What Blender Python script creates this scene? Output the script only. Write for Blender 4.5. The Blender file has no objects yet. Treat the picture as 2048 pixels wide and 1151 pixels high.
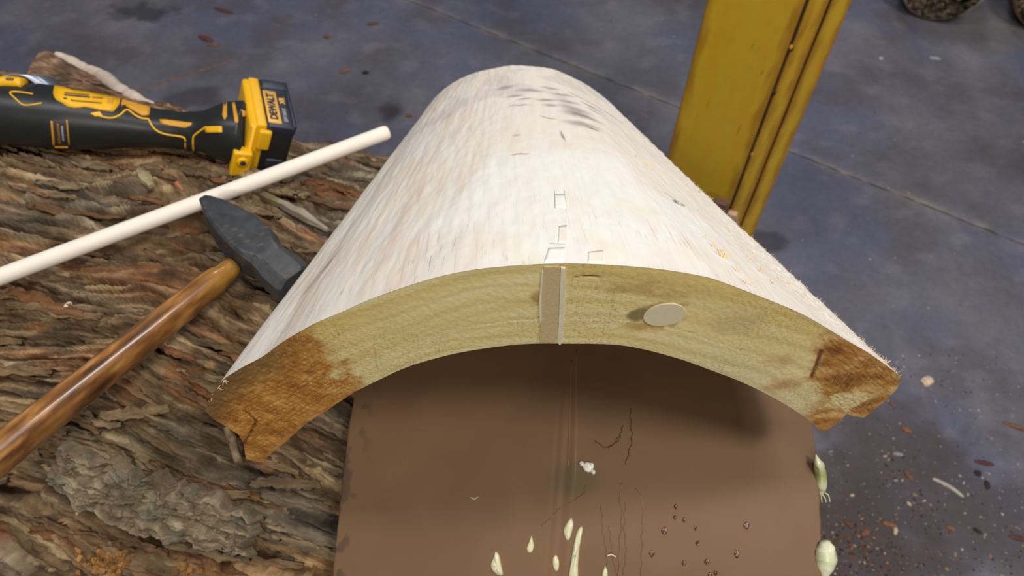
import bpy, bmesh, math, random
import numpy as np
from mathutils import Matrix, Vector
from mathutils.bvhtree import BVHTree

# ------------------------------------------------------------------ camera, world, lamps, exposure
SC = bpy.context.scene
COL = SC.collection
F = 1500.0; CX, CY = 1024.0, 575.5
LOG_R = 0.38; LOG_DROP = 0.61
H = LOG_DROP + 2 * LOG_R                      # camera height above the floor
_n = np.array([966 - CX, 1743 - CY, F]); _n /= np.linalg.norm(_n)
_y = np.array([0, 0, 1.0]) - _n[2] * _n; _y /= np.linalg.norm(_y)
RM = np.array([np.cross(_y, -_n), _y, -_n])   # camera axes (right, down, forward) -> world
CAM = np.array([0, 0, H])
cam = bpy.data.cameras.new('camera'); camo = bpy.data.objects.new('camera', cam); COL.objects.link(camo)
cam.sensor_fit = 'HORIZONTAL'; cam.sensor_width = 36; cam.lens = F / 2048 * 36
cam.clip_start = 0.02
camo.matrix_world = Matrix(((RM[0][0], -RM[0][1], -RM[0][2], 0), (RM[1][0], -RM[1][1], -RM[1][2], 0), (RM[2][0], -RM[2][1], -RM[2][2], H), (0, 0, 0, 1)))
cam.dof.use_dof = True; cam.dof.focus_distance = 0.47; cam.dof.aperture_fstop = 11.0
SC.camera = camo

w = bpy.data.worlds.new('workshop_air'); SC.world = w; w.use_nodes = True
w.node_tree.nodes['Background'].inputs[0].default_value = (0.90, 0.95, 1.0, 1)
w.node_tree.nodes['Background'].inputs[1].default_value = 0.07

def area(name, loc, target, sx, sy, power, col):
    l = bpy.data.lights.new(name, 'AREA'); l.shape = 'RECTANGLE'; l.size = sx; l.size_y = sy; l.energy = power; l.color = col
    o = bpy.data.objects.new(name, l); COL.objects.link(o); o.location = loc
    o.rotation_euler = (Vector(target) - Vector(loc)).to_track_quat('-Z', 'Y').to_euler()
    return o
area('tube_or_fill_lamp', (-1.5, 0.35, 4.3), (0.0, 0.4, 0.7), 0.35, 1.3, 42, (0.98, 0.98, 1.0))
area('tube_or_fill_lamp', (1.7, 0.75, 4.3), (0.1, 0.5, 0.7), 0.35, 1.3, 38, (1.0, 0.98, 0.96))
area('tube_or_fill_lamp', (1.5, -0.85, 4.3), (0.1, 0.3, 0.9), 1.0, 0.35, 84, (1.0, 0.95, 0.86))
area('tube_or_fill_lamp', (-0.4, -4.2, 4.3), (0.1, 0.3, 0.9), 1.3, 0.35, 96, (1.0, 0.94, 0.82))  # added fill light from the front, lifts the slab's end face
area('tube_or_fill_lamp', (0.6, 4.4, 4.3), (0.4, 2.0, 0.0), 0.35, 1.3, 40, (0.92, 0.96, 1.0))  # added fill light for the far floor and the post
SC.view_settings.view_transform = 'Standard'; SC.view_settings.look = 'None'
SC.view_settings.gamma = 1.0; SC.view_settings.use_curve_mapping = False
SC.view_settings.exposure = 0.0

# ------------------------------------------------------------------ helpers
rnd = random.Random(7)
def ray(px, py): return RM @ np.array([px - CX, py - CY, F])
def depth_at(px, py, d): return CAM + ray(px, py) * (d / F)          # a point at a depth along the optical axis
def on_y(px, py, y0, k=0.0):                                         # vertical plane y = y0 + k x
    d = ray(px, py); return CAM + d * (y0 / (d[1] - k * d[0]))
def on_floor(px, py, z=0.0):
    d = ray(px, py); return CAM + d * ((z - H) / d[2])
def proj(P):
    c = (np.asarray(P) - CAM) @ RM
    return c[..., 0] / c[..., 2] * F + CX, c[..., 1] / c[..., 2] * F + CY
def unit(v): v = np.asarray(v, float); return v / np.linalg.norm(v)
def lin(r, g, b):
    f = lambda c: c / 12.92 if c <= 0.04045 else ((c + 0.055) / 1.055) ** 2.4
    return np.array([f(r / 255), f(g / 255), f(b / 255)])
def sstep(a, b, x):
    t = np.clip((x - a) / (b - a), 0, 1); return t * t * (3 - 2 * t)
def hash2(i, j, s):
    n = (i.astype(np.int64) * 374761393 + j.astype(np.int64) * 668265263 + s * 974711) & 0xffffffff
    n = ((n ^ (n >> 13)) * 1274126177) & 0xffffffff
    n = ((n ^ (n >> 16)) * 2246822519) & 0xffffffff
    return ((n ^ (n >> 15)) & 0xffffff) / float(0xffffff)
def noise(x, y, s=0):
    x = np.asarray(x, float); y = np.asarray(y, float)
    xi = np.floor(x); yi = np.floor(y); fx = x - xi; fy = y - yi
    u = fx * fx * fx * (fx * (fx * 6 - 15) + 10); v = fy * fy * fy * (fy * (fy * 6 - 15) + 10)
    def g(a, b, dx, dy):
        t = hash2(a, b, s) * 2 * math.pi; return np.cos(t) * dx + np.sin(t) * dy
    n00 = g(xi, yi, fx, fy); n10 = g(xi + 1, yi, fx - 1, fy); n01 = g(xi, yi + 1, fx, fy - 1); n11 = g(xi + 1, yi + 1, fx - 1, fy - 1)
    return ((n00 * (1 - u) + n10 * u) * (1 - v) + (n01 * (1 - u) + n11 * u) * v) * 1.5
def fbm(x, y, o=4, s=0, gain=0.5):
    r = 0; a = 1.0
    for k in range(o):
        r = r + a * noise(x * 2 ** k, y * 2 ** k, s + k * 17); a *= gain
    return r
def voronoi(x, y, s=0):
    xi = np.floor(x); yi = np.floor(y)
    f1 = np.full(x.shape, 9.0); f2 = np.full(x.shape, 9.0); cid = np.zeros(x.shape); cx = np.zeros(x.shape); cy = np.zeros(x.shape)
    for dx in (-1, 0, 1):
        for dy in (-1, 0, 1):
            a = xi + dx; b = yi + dy
            px = a + 0.1 + 0.8 * hash2(a, b, s); py = b + 0.1 + 0.8 * hash2(a, b, s + 1)
            d = np.hypot(px - x, py - y); near = d < f1
            f2 = np.where(near, f1, np.minimum(f2, d)); cid = np.where(near, hash2(a, b, s + 2), cid)
            cx = np.where(near, x - px, cx); cy = np.where(near, y - py, cy); f1 = np.where(near, d, f1)
    return f1, f2, cid, cx, cy
def pal(stops, t):                       # colour ramp in numpy
    xs = [s[0] for s in stops]; cs = np.array([s[1] for s in stops])
    return np.stack([np.interp(t, xs, cs[:, k]) for k in range(3)], -1)
def mix(a, b, t): return a + (b - a) * np.asarray(t)[..., None]
def bez(pts, n):                         # Catmull-Rom through points
    P = np.asarray(pts, float); P = np.vstack([2 * P[0] - P[1], P, 2 * P[-1] - P[-2]]); m = len(P) - 3
    t = np.linspace(0, m - 1e-9, n); i = t.astype(int); f = (t - i)[:, None]
    a, b, c, d = P[i], P[i + 1], P[i + 2], P[i + 3]
    return 0.5 * (2 * b + (c - a) * f + (2 * a - 5 * b + 4 * c - d) * f ** 2 + (3 * b - a - 3 * c + d) * f ** 3)
def resample(P, n):
    P = np.asarray(P, float); L = np.r_[0, np.cumsum(np.linalg.norm(np.diff(P, axis=0), axis=1))]
    t = np.linspace(0, L[-1], n); return np.stack([np.interp(t, L, P[:, k]) for k in range(P.shape[1])], -1)

def link(o, parent=None):
    COL.objects.link(o)
    if parent is not None:
        o.parent = parent; o.matrix_parent_inverse = Matrix.Translation(-Vector(parent.location))
    return o
def tag(o, label, cat=None, group=None, kind=None):
    if label: o['label'] = label
    if cat: o['category'] = cat
    if group: o['group'] = group
    if kind: o['kind'] = kind
    return o
def empty(name, loc, label=None, cat=None, group=None, kind=None):
    o = bpy.data.objects.new(name, None); o.empty_display_size = 0.02; COL.objects.link(o); o.location = Vector([float(c) for c in loc])
    return tag(o, label, cat, group, kind)
def mesh(name, V, Fc, m=None, parent=None, smooth=True, col=None, suv=None, mats=None, mi=None):
    me = bpy.data.meshes.new(name); V = np.asarray(V, np.float32)
    Fc = np.asarray(Fc) if not isinstance(Fc, list) else Fc
    if isinstance(Fc, np.ndarray) and Fc.ndim == 2:
        k = Fc.shape[1]; nf = len(Fc)
        me.vertices.add(len(V)); me.vertices.foreach_set('co', V.ravel())
        me.loops.add(nf * k); me.loops.foreach_set('vertex_index', Fc.astype(np.int32).ravel())
        me.polygons.add(nf); me.polygons.foreach_set('loop_start', np.arange(0, nf * k, k, dtype=np.int32)); me.polygons.foreach_set('loop_total', np.full(nf, k, np.int32))
        me.update(calc_edges=True)
    else:
        me.from_pydata([tuple(float(c) for c in v) for v in V], [], [tuple(int(i) for i in f) for f in Fc])
    me.polygons.foreach_set('use_smooth', np.full(len(me.polygons), smooth))
    if mi is not None: me.polygons.foreach_set('material_index', np.asarray(mi, np.int32))
    if col is not None:
        a = me.attributes.new('Col', 'FLOAT_COLOR', 'POINT'); c = np.ones((len(V), 4), np.float32); c[:, :3] = np.clip(np.asarray(col).reshape(-1, 3), 0, 1); a.data.foreach_set('color', c.ravel())
    if suv is not None:
        a = me.attributes.new('suv', 'FLOAT_VECTOR', 'POINT'); a.data.foreach_set('vector', np.asarray(suv, np.float32).ravel())
    for mm in (mats or ([m] if m else [])): me.materials.append(mm)
    me.validate()
    return link(bpy.data.objects.new(name, me), parent)
def gfaces(n, m, off=0, flip=False, close=False):
    i, j = np.meshgrid(np.arange(n - 1), np.arange(m - (0 if close else 1)), indexing='ij'); j2 = (j + 1) % m
    a = i * m + j; b = (i + 1) * m + j; c = (i + 1) * m + j2; d = i * m + j2
    f = np.stack([a, b, c, d], -1).reshape(-1, 4) + off
    return f[:, ::-1] if flip else f
def loft(name, rings, m, parent=None, smooth=True, caps=True, **k):
    n = len(rings); q = len(rings[0]); V = np.vstack(rings)
    Fc = [tuple(f) for f in gfaces(n, q, close=True)]
    if caps: Fc += [tuple(range(q))[::-1], tuple(range((n - 1) * q, n * q))]
    o = mesh(name, V, Fc, m, parent, smooth, **k)
    bm = bmesh.new(); bm.from_mesh(o.data); bmesh.ops.recalc_face_normals(bm, faces=bm.faces); bm.to_mesh(o.data); bm.free()
    return o
def frame_from(d, up=(0, 0, 1)):
    d = unit(d); u = np.asarray(up, float)
    if abs(d @ u) > 0.97: u = np.array([1.0, 0, 0])
    s = unit(np.cross(d, u)); return d, s, np.cross(s, d)
def tube_rings(P, rad, q=12, flat=1.0, up=(0, 0, 1)):
    P = np.asarray(P, float); n = len(P); rad = np.broadcast_to(rad, n); T = np.gradient(P, axis=0); rings = []
    for k in range(n):
        d, s, u = frame_from(T[k], up); t = np.linspace(0, 2 * math.pi, q, endpoint=False)
        rings.append(P[k] + rad[k] * (np.cos(t)[:, None] * s + np.sin(t)[:, None] * u * flat))
    return rings
def tube(name, P, rad, m, parent=None, q=12, **k): return loft(name, tube_rings(P, rad, q), m, parent, **k)
def box(name, size, M, m, parent=None, bevel=0.0, seg=2, smooth=False):
    bm = bmesh.new(); bmesh.ops.create_cube(bm, size=1.0)
    for v in bm.verts: v.co = Vector((v.co.x * size[0], v.co.y * size[1], v.co.z * size[2]))
    if bevel: bmesh.ops.bevel(bm, geom=list(bm.edges), offset=bevel, segments=seg, affect='EDGES', profile=0.6)
    bm.transform(M); me = bpy.data.meshes.new(name); bm.to_mesh(me); bm.free(); me.materials.append(m)
    for p in me.polygons: p.use_smooth = smooth
    return link(bpy.data.objects.new(name, me), parent)
def mat4(o, x, y, z):
    return Matrix(((x[0], y[0], z[0], o[0]), (x[1], y[1], z[1], o[1]), (x[2], y[2], z[2], o[2]), (0, 0, 0, 1)))
def bvh_of(*objs):
    V = []; P = []
    for o in objs:
        k = len(V); V += [v.co.copy() for v in o.data.vertices]; P += [[i + k for i in p.vertices] for p in o.data.polygons]
    return BVHTree.FromPolygons(V, P)
def cast(b, px, py):
    d = ray(px, py); loc, nor, i, t = b.ray_cast(Vector(CAM), Vector(d).normalized())
    if loc is None: return None, None
    n = np.array(nor)
    if n @ d > 0: n = -n
    return np.array(loc), n

# ------------------------------------------------------------------ materials
def material(name, col=(0.5, 0.5, 0.5), rough=0.6, attr=False, var=0.0, var_scale=30.0, bump=0.0, bump_scale=200.0, bump_dist=0.001, stretch=(1, 1, 1), spec=0.5, metal=0.0, coord='Object', coat=0.0, sss=0.0, trans=0.0):
    m = bpy.data.materials.new(name); m.use_nodes = True; nt = m.node_tree; N = nt.nodes; L = nt.links
    b = N['Principled BSDF']; b.inputs['Roughness'].default_value = rough; b.inputs['Specular IOR Level'].default_value = spec; b.inputs['Metallic'].default_value = metal
    b.inputs['Coat Weight'].default_value = coat
    if trans: b.inputs['Transmission Weight'].default_value = trans
    if sss:
        b.inputs['Subsurface Weight'].default_value = sss; b.inputs['Subsurface Scale'].default_value = 0.003
    tc = N.new('ShaderNodeTexCoord')
    if coord == 'suv':
        at = N.new('ShaderNodeAttribute'); at.attribute_name = 'suv'; src = at.outputs['Vector']
    else: src = tc.outputs[coord]
    mp = N.new('ShaderNodeMapping'); mp.inputs['Scale'].default_value = stretch; L.new(src, mp.inputs['Vector'])
    if attr:
        a = N.new('ShaderNodeAttribute'); a.attribute_name = 'Col'; c = a.outputs['Color']
    else:
        r = N.new('ShaderNodeRGB'); r.outputs[0].default_value = (*col, 1); c = r.outputs[0]
    if var:
        n = N.new('ShaderNodeTexNoise'); n.inputs['Scale'].default_value = var_scale; n.inputs['Detail'].default_value = 6; n.inputs['Roughness'].default_value = 0.65
        L.new(mp.outputs[0], n.inputs['Vector'])
        mr = N.new('ShaderNodeMapRange'); mr.inputs[1].default_value = 0.25; mr.inputs[2].default_value = 0.75; mr.inputs[3].default_value = 1 - var; mr.inputs[4].default_value = 1 + var
        L.new(n.outputs['Fac'], mr.inputs[0])
        mx = N.new('ShaderNodeVectorMath'); mx.operation = 'SCALE'; L.new(c, mx.inputs[0]); L.new(mr.outputs[0], mx.inputs['Scale']); c = mx.outputs[0]
    L.new(c, b.inputs['Base Color'])
    if bump:
        n2 = N.new('ShaderNodeTexNoise'); n2.inputs['Scale'].default_value = bump_scale; n2.inputs['Detail'].default_value = 5; L.new(mp.outputs[0], n2.inputs['Vector'])
        bp = N.new('ShaderNodeBump'); bp.inputs['Strength'].default_value = bump; bp.inputs['Distance'].default_value = bump_dist
        L.new(n2.outputs['Fac'], bp.inputs['Height']); L.new(bp.outputs[0], b.inputs['Normal'])
    m['c'] = 1
    return m
def flecks(m, layers):
    """thin stretched marks multiplied into a colour: (scale vec, threshold lo, hi, colour, mask attribute channel or None)"""
    nt = m.node_tree; N = nt.nodes; L = nt.links; b = N['Principled BSDF']; c = b.inputs['Base Color'].links[0].from_socket
    at = N.new('ShaderNodeAttribute'); at.attribute_name = 'suv'
    for sc, lo, hi, colr, amt, rot, *mx_y in layers:
        mp = N.new('ShaderNodeMapping'); mp.inputs['Scale'].default_value = sc; mp.inputs['Rotation'].default_value = (0, 0, rot); L.new(at.outputs['Vector'], mp.inputs['Vector'])
        n = N.new('ShaderNodeTexNoise'); n.inputs['Scale'].default_value = 1; n.inputs['Detail'].default_value = 2; L.new(mp.outputs[0], n.inputs['Vector'])
        mr = N.new('ShaderNodeMapRange'); mr.inputs[1].default_value = lo; mr.inputs[2].default_value = hi; mr.inputs[3].default_value = 0; mr.inputs[4].default_value = amt
        L.new(n.outputs['Fac'], mr.inputs[0])
        big = N.new('ShaderNodeTexNoise'); big.inputs['Scale'].default_value = 14; L.new(at.outputs['Vector'], big.inputs['Vector'])
        m2 = N.new('ShaderNodeMapRange'); m2.inputs[1].default_value = 0.4; m2.inputs[2].default_value = 0.62; L.new(big.outputs['Fac'], m2.inputs[0])
        mu = N.new('ShaderNodeMath'); mu.operation = 'MULTIPLY'; L.new(mr.outputs[0], mu.inputs[0]); L.new(m2.outputs[0], mu.inputs[1])
        if mx_y:
            sp = N.new('ShaderNodeSeparateXYZ'); L.new(at.outputs['Vector'], sp.inputs[0]); m3 = N.new('ShaderNodeMapRange'); m3.inputs[1].default_value = mx_y[0]; m3.inputs[2].default_value = mx_y[1]; m3.inputs[3].default_value = 1; m3.inputs[4].default_value = 0.12
            L.new(sp.outputs[1], m3.inputs[0]); mu2 = N.new('ShaderNodeMath'); mu2.operation = 'MULTIPLY'; L.new(mu.outputs[0], mu2.inputs[0]); L.new(m3.outputs[0], mu2.inputs[1]); mu = mu2
        mx = N.new('ShaderNodeMix'); mx.data_type = 'RGBA'; L.new(mu.outputs[0], mx.inputs[0]); L.new(c, mx.inputs[6]); mx.inputs[7].default_value = (*colr, 1); c = mx.outputs[2]
    L.new(c, b.inputs['Base Color'])

M = {}
M['floor'] = material('worn_concrete', attr=True, rough=0.62, var=0.16, var_scale=55, bump=0.35, bump_scale=160, bump_dist=0.002, spec=0.45)
M['joint'] = material('joint_dirt', lin(96, 86, 80), 0.9, var=0.3, var_scale=60)
M['joint_lip'] = material('joint_lip', lin(104, 96, 92), 0.9, var=0.35, var_scale=45, bump=0.4)
M['bark'] = material('bark', attr=True, rough=0.85, var=0.30, var_scale=90, bump=0.5, bump_scale=240, bump_dist=0.0015, spec=0.25)
M['planed'] = material('planed_wood', attr=True, rough=0.7, var=0.04, var_scale=1, coord='suv', stretch=(160, 10, 1), bump=0.25, bump_scale=1.0, bump_dist=0.0008, spec=0.25)
M['endgrain'] = material('end_grain', attr=True, rough=0.75, var=0.10, var_scale=1, coord='suv', stretch=(420, 620, 1), bump=0.30, bump_scale=1.0, bump_dist=0.0005, spec=0.25)
M['card'] = material('brown_cardboard', attr=True, rough=0.62, var=0.05, var_scale=700, bump=0.12, bump_scale=900, bump_dist=0.0004, spec=0.35)
M['yellow_paint'] = material('yellow_post_paint', attr=True, rough=0.45, var=0.06, var_scale=40, bump=0.10, bump_scale=180, bump_dist=0.001)
M['dark_seam'] = material('rusty_seam', lin(58, 38, 14), 0.9, var=0.4, var_scale=120)
M['plain'] = material('painted_by_vertex', attr=True, rough=0.75, var=0.12, var_scale=300, bump=0.3, bump_scale=500, bump_dist=0.0006, spec=0.3)
M['dowel'] = material('dowel_wood', lin(236, 226, 214), 0.6, var=0.03, var_scale=1, stretch=(40, 40, 40), spec=0.3)
M['handle'] = material('varnished_ash', attr=True, rough=0.28, coat=0.35, bump=0.06, bump_scale=120, bump_dist=0.001)
M['iron'] = material('blackened_steel', attr=True, rough=0.50, metal=0.35, var=0.25, var_scale=120, bump=0.15, bump_scale=260, bump_dist=0.0006)
M['black_plastic'] = material('black_rubbery_plastic', lin(34, 36, 37), 0.42, var=0.15, var_scale=90, bump=0.1, bump_scale=700, bump_dist=0.0003)
M['black_blue_sheen'] = material('battery_plastic_blue_sheen', lin(38, 43, 58), 0.38, var=0.1, var_scale=90)  # black battery plastic with a bluish reflection put into its colour
M['yellow_plastic'] = material('yellow_tool_plastic', lin(232, 176, 22), 0.42, var=0.06, var_scale=60)
M['orange_plastic'] = material('amber_tool_plastic', lin(205, 148, 42), 0.5, var=0.08, var_scale=60)
M['label_yellow'] = material('label_yellow', lin(222, 172, 84), 0.5)
M['ink'] = material('label_ink', lin(52, 44, 50), 0.6)
M['ink_soft'] = material('label_ink_soft', lin(126, 92, 40), 0.6)
M['ink_red'] = material('label_ink_red', lin(160, 88, 60), 0.6)
M['pale_print'] = material('pale_print', lin(150, 160, 178), 0.6)
M['steel'] = material('brushed_steel', lin(176, 182, 196), 0.38, metal=0.7, var=0.15, var_scale=40)
M['glue'] = material('dried_glue', lin(212, 208, 172), 0.30, var=0.05, var_scale=200, sss=0.1, bump=0.2, bump_scale=300, bump_dist=0.0006)
M['glue_edge'] = material('dried_glue_green', attr=True, rough=0.30, var=0.08, var_scale=200, bump=0.25, bump_scale=400, bump_dist=0.0006)
M['resin'] = material('amber_resin', lin(84, 50, 26), 0.10, coat=0.6, bump=0.6, bump_scale=260, bump_dist=0.0015)
M['thread'] = material('clear_glue_thread', lin(104, 78, 56), 0.15, coat=0.5, bump=0.6, bump_scale=900, bump_dist=0.001)
M['scuff'] = material('dark_scratch', lin(40, 24, 16), 0.8)
M['splinter'] = material('splinter_wood', lin(214, 190, 150), 0.8, var=0.2, var_scale=300)
M['plug'] = material('plug_wood', lin(226, 214, 180), 0.65, var=0.05, var_scale=400, bump=0.15, bump_scale=800, bump_dist=0.0003)
M['spline'] = material('spline_wood', lin(208, 184, 140), 0.75, var=0.14, var_scale=500, bump=0.4, bump_scale=900, bump_dist=0.0006)
M['glue_line'] = material('white_glue_line', lin(232, 222, 198), 0.6, var=0.06, var_scale=200)
M['patch'] = material('pale_filler', lin(246, 242, 236), 0.7, var=0.03, var_scale=100)
M['patch_pink'] = material('pink_filler', lin(240, 230, 217), 0.7, var=0.03, var_scale=100)
M['pencil'] = material('pencil_line', lin(176, 164, 146), 0.8)

# ------------------------------------------------------------------ floor
def build_floor():
    root = empty('floor', (0, 0, 0), 'dark blue-grey worn concrete floor with a long joint and dirt stains', None, None, 'structure')
    p0 = on_floor(1198, 150)[:2]; p1 = on_floor(2048, 487)[:2]; e = unit(p1 - p0); nrm = np.array([-e[1], e[0]])
    def grid(u0, u1, v0, v1, n, m):
        u, v = np.meshgrid(np.linspace(u0, u1, n), np.linspace(v0, v1, m), indexing='ij')
        return p0 + u[..., None] * e + v[..., None] * nrm, u, v
    def colour(xy):
        x, y = xy[..., 0], xy[..., 1]
        c = pal([(0, lin(80, 78, 86)), (0.5, lin(99, 97, 107)), (1, lin(116, 114, 122))], 0.5 + 0.5 * fbm(x * 3.0, y * 3.0, 5, 3))
        c = mix(c, lin(86, 88, 114), sstep(-0.3, 0.5, fbm(x * 2.1, y * 2.1, 4, 9)) * 0.6)
        c = mix(c, lin(84, 77, 78), sstep(0.0, 0.8, fbm(x * 4.5, y * 4.5, 5, 21)) * 0.6)
        st = noise(x * 3 + y * 14, y * 3 - x * 14, 33)
        c = mix(c, lin(136, 134, 142), sstep(0.1, 0.9, st + 0.5 * fbm(x * 20, y * 20, 3, 39)) * 0.22)
        def blot(px, py, rx, ry, col, k, seed):
            q = on_floor(px, py); d = np.hypot((x - q[0]) / rx, (y - q[1]) / ry) + 0.35 * fbm(x * 14, y * 14, 3, seed)
            return mix(c, col, sstep(1.0, 0.45, d) * k)
        c = blot(1740, 1080, 0.16, 0.13, lin(48, 36, 28), 0.75, 51)
        c = blot(1700, 990, 0.12, 0.10, lin(56, 46, 44), 0.6, 52)
        c = blot(1790, 900, 0.16, 0.10, lin(60, 52, 54), 0.5, 57)
        c = blot(1860, 1030, 0.30, 0.24, lin(66, 58, 58), 0.75, 59)
        c = blot(1760, 850, 0.16, 0.12, lin(74, 66, 68), 0.6, 60)
        c = blot(785, 222, 0.05, 0.05, lin(52, 44, 48), 0.9, 53)
        c = blot(283, 22, 0.14, 0.06, lin(46, 45, 52), 0.8, 54)
        c = blot(390, 195, 0.10, 0.06, lin(52, 47, 54), 0.6, 55)
        c = blot(1530, 480, 0.07, 0.05, lin(44, 46, 58), 0.7, 56)
        c = blot(1990, 60, 0.35, 0.16, lin(98, 96, 92), 0.6, 58)
        return c
    gap = 0.0016
    for k, (v0, v1, m) in enumerate([(-2.6, -gap, 300), (gap, 2.6, 260)]):
        P, u, v = grid(-2.6, 2.8, v0, v1, 560, m)
        edge = np.abs(v) < 0.03
        wob = 0.004 * fbm(u * 22, v * 3 + k * 9, 3, 71) * np.exp(-np.abs(v) / 0.01)
        P = P + wob[..., None] * nrm
        z = 0.0012 * fbm(P[..., 0] * 6, P[..., 1] * 6, 3, 5) - 0.0025 * np.exp(-np.abs(v - (gap if k else -gap)) / 0.004)
        V = np.concatenate([P, z[..., None]], -1).reshape(-1, 3)
        c = colour(P)
        c = mix(c, lin(142, 132, 126), np.exp(-np.abs(v + 0.006 * fbm(u * 7, 0 * v, 3, 83)) / 0.011) * sstep(-0.5, 0.4, fbm(u * 9, v * 4, 3, 81)) * 0.9)
        mesh('concrete_slab', V, gfaces(560, m), M['floor'], root, True, c.reshape(-1, 3))
    V, _, _ = grid(-2.6, 2.8, -0.02, 0.02, 2, 2)
    V = np.concatenate([V, np.full((2, 2, 1), -0.006)], -1).reshape(-1, 3)
    mesh('joint_bed', V, gfaces(2, 2), M['joint'], root, False)
    # brown dust ridge swept in a line on the left
    q0 = on_floor(258, 187); q1 = on_floor(470, 118); n = 120; t = np.linspace(0, 1, n)
    line = q0 + (q1 - q0) * t[:, None]; s = unit(np.cross(q1 - q0, (0, 0, 1))); rings = []
    wd = 0.008 * (0.7 + 0.6 * np.abs(fbm(t * 12, t * 0, 3, 5))) * np.sin(np.pi * np.clip(t, 0.03, 0.97)) ** 0.4
    for k in range(n):
        a = np.linspace(0, math.pi, 6); rings.append(line[k] + s * (np.cos(a) * wd[k])[:, None] + np.array([0, 0, 1]) * (np.sin(a) * 0.002 - 0.0005)[:, None])
    mesh('dust_ridge', np.vstack(rings), gfaces(n, 6), material('brown_dust', lin(112, 88, 80), 0.95, var=0.35, var_scale=80), root)
    return root
build_floor()

# ------------------------------------------------------------------ yellow post
def build_post():
    foot = lambda x0, yb: on_floor(x0 - (x0 - 966) * yb / 1743, yb)
    Lp, Mp, Sp, Rp = foot(1415, 505), foot(1612, 540), foot(1660, 532), foot(1705, 525)
    root = empty('steel_post', Mp, 'thick yellow painted steel post standing behind the curved wooden slab', 'post')
    Ht = 1.75
    back = unit(np.cross(Mp - Lp, (0, 0, 1))); back = back if back[1] > 0 else -back
    side = unit(Rp - Mp)
    def prism(name, pts, m, jitter, seedcol, z0=0.0, z1=Ht, bev=0.004):
        pts = [np.array([p[0], p[1]]) for p in pts]; n = len(pts); ring = []
        for i in range(n):                                   # rounded corners
            a, b, c = pts[i - 1], pts[i], pts[(i + 1) % n]
            ring += [b + unit(a - b) * bev, b + (unit(a - b) + unit(c - b)) * bev * 0.3, b + unit(c - b) * bev]
        ring = resample(np.array(ring + [ring[0]]), 161)[:-1]
        zs = np.linspace(z0, z1, 150); q = len(ring)
        V = np.array([[p[0], p[1], z] for z in zs for p in ring])
        u = np.tile(np.arange(q) / q, len(zs)); zz = V[:, 2]
        base = lin(206, 168, 42)
        c = mix(np.tile(base, (len(V), 1)), lin(210, 158, 34), sstep(-0.2, 0.6, fbm(u * 12, zz * 4, 3, seedcol)) * 0.6)
        dm = np.minimum.reduce([np.hypot(V[:, 0] - p[0], V[:, 1] - p[1]) for p in pts])
        rust = sstep(0.020, 0.002, dm + 0.008 * fbm(zz * 16, u * 20, 3, seedcol + 4)) * 0.7
        c = mix(c, lin(150, 98, 26), rust)
        c = mix(c, lin(110, 80, 24), sstep(0.95, 1.1, fbm(u * 40, zz * 16, 3, seedcol + 8)) * 0.7)
        Fc = [tuple(f) for f in gfaces(len(zs), q, close=True)] + [tuple(range(q))[::-1], tuple(range((len(zs) - 1) * q, len(zs) * q))]
        return mesh(name, V, Fc, m, root, True, c)
    t = 0.012
    prism('front_plate', [Lp[:2], Mp[:2], Mp[:2] + back[:2] * t, Lp[:2] + back[:2] * t], M['yellow_paint'], 0, 3, bev=0.002)
    a = Mp[:2] + side[:2] * 0.006 + back[:2] * 0.006
    S2 = Sp[:2]; S2b = Sp[:2] + unit(Rp - Sp)[:2] * 0.003
    prism('corner_angle', [a, S2, S2 + back[:2] * 0.1, a + back[:2] * 0.1], M['yellow_paint'], 0, 13, bev=0.003)
    prism('column_tube', [S2b + back[:2] * 0.002, Rp[:2], Rp[:2] + back[:2] * 0.15, S2b + back[:2] * 0.15], M['yellow_paint'], 0, 23, bev=0.003)
    prism('rear_tube', [Lp[:2] + back[:2] * t, Mp[:2] + back[:2] * t, Mp[:2] + back[:2] * 0.15, Lp[:2] + back[:2] * 0.15], M['yellow_paint'], 0, 33, bev=0.003)
    rr = random.Random(3)
    for name, p, r0 in (('seam', Mp[:2] + side[:2] * 0.003 + back[:2] * 0.003, 0.0032), ('seam', S2 + side[:2] * 0.0015, 0.0016)):
        zs = np.linspace(0, Ht, 160); P = np.array([[p[0] + 0.0008 * math.sin(z * 31), p[1], z] for z in zs])
        tube(name, P, r0 * (0.75 + 0.5 * np.abs(fbm(zs * 18, zs * 0 + r0 * 900, 3, 5))), M['dark_seam'], root, 8)
    for k in range(6):                                        # weld spatter along the seam
        z = 0.35 + rr.random() * 1.1; p = Mp[:2] + side[:2] * rr.uniform(0.001, 0.008)
        r = rr.uniform(0.0025, 0.0045); tt = np.linspace(-1, 1, 7)
        P = np.array([[p[0], p[1], z + q * r * 1.6] for q in tt]); tube('weld_bead', P, r * np.sqrt(np.clip(1 - tt ** 2, 0.02, 1)), M['dark_seam'] if k % 2 else M['orange_plastic'], root, 8)
build_post()

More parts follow.
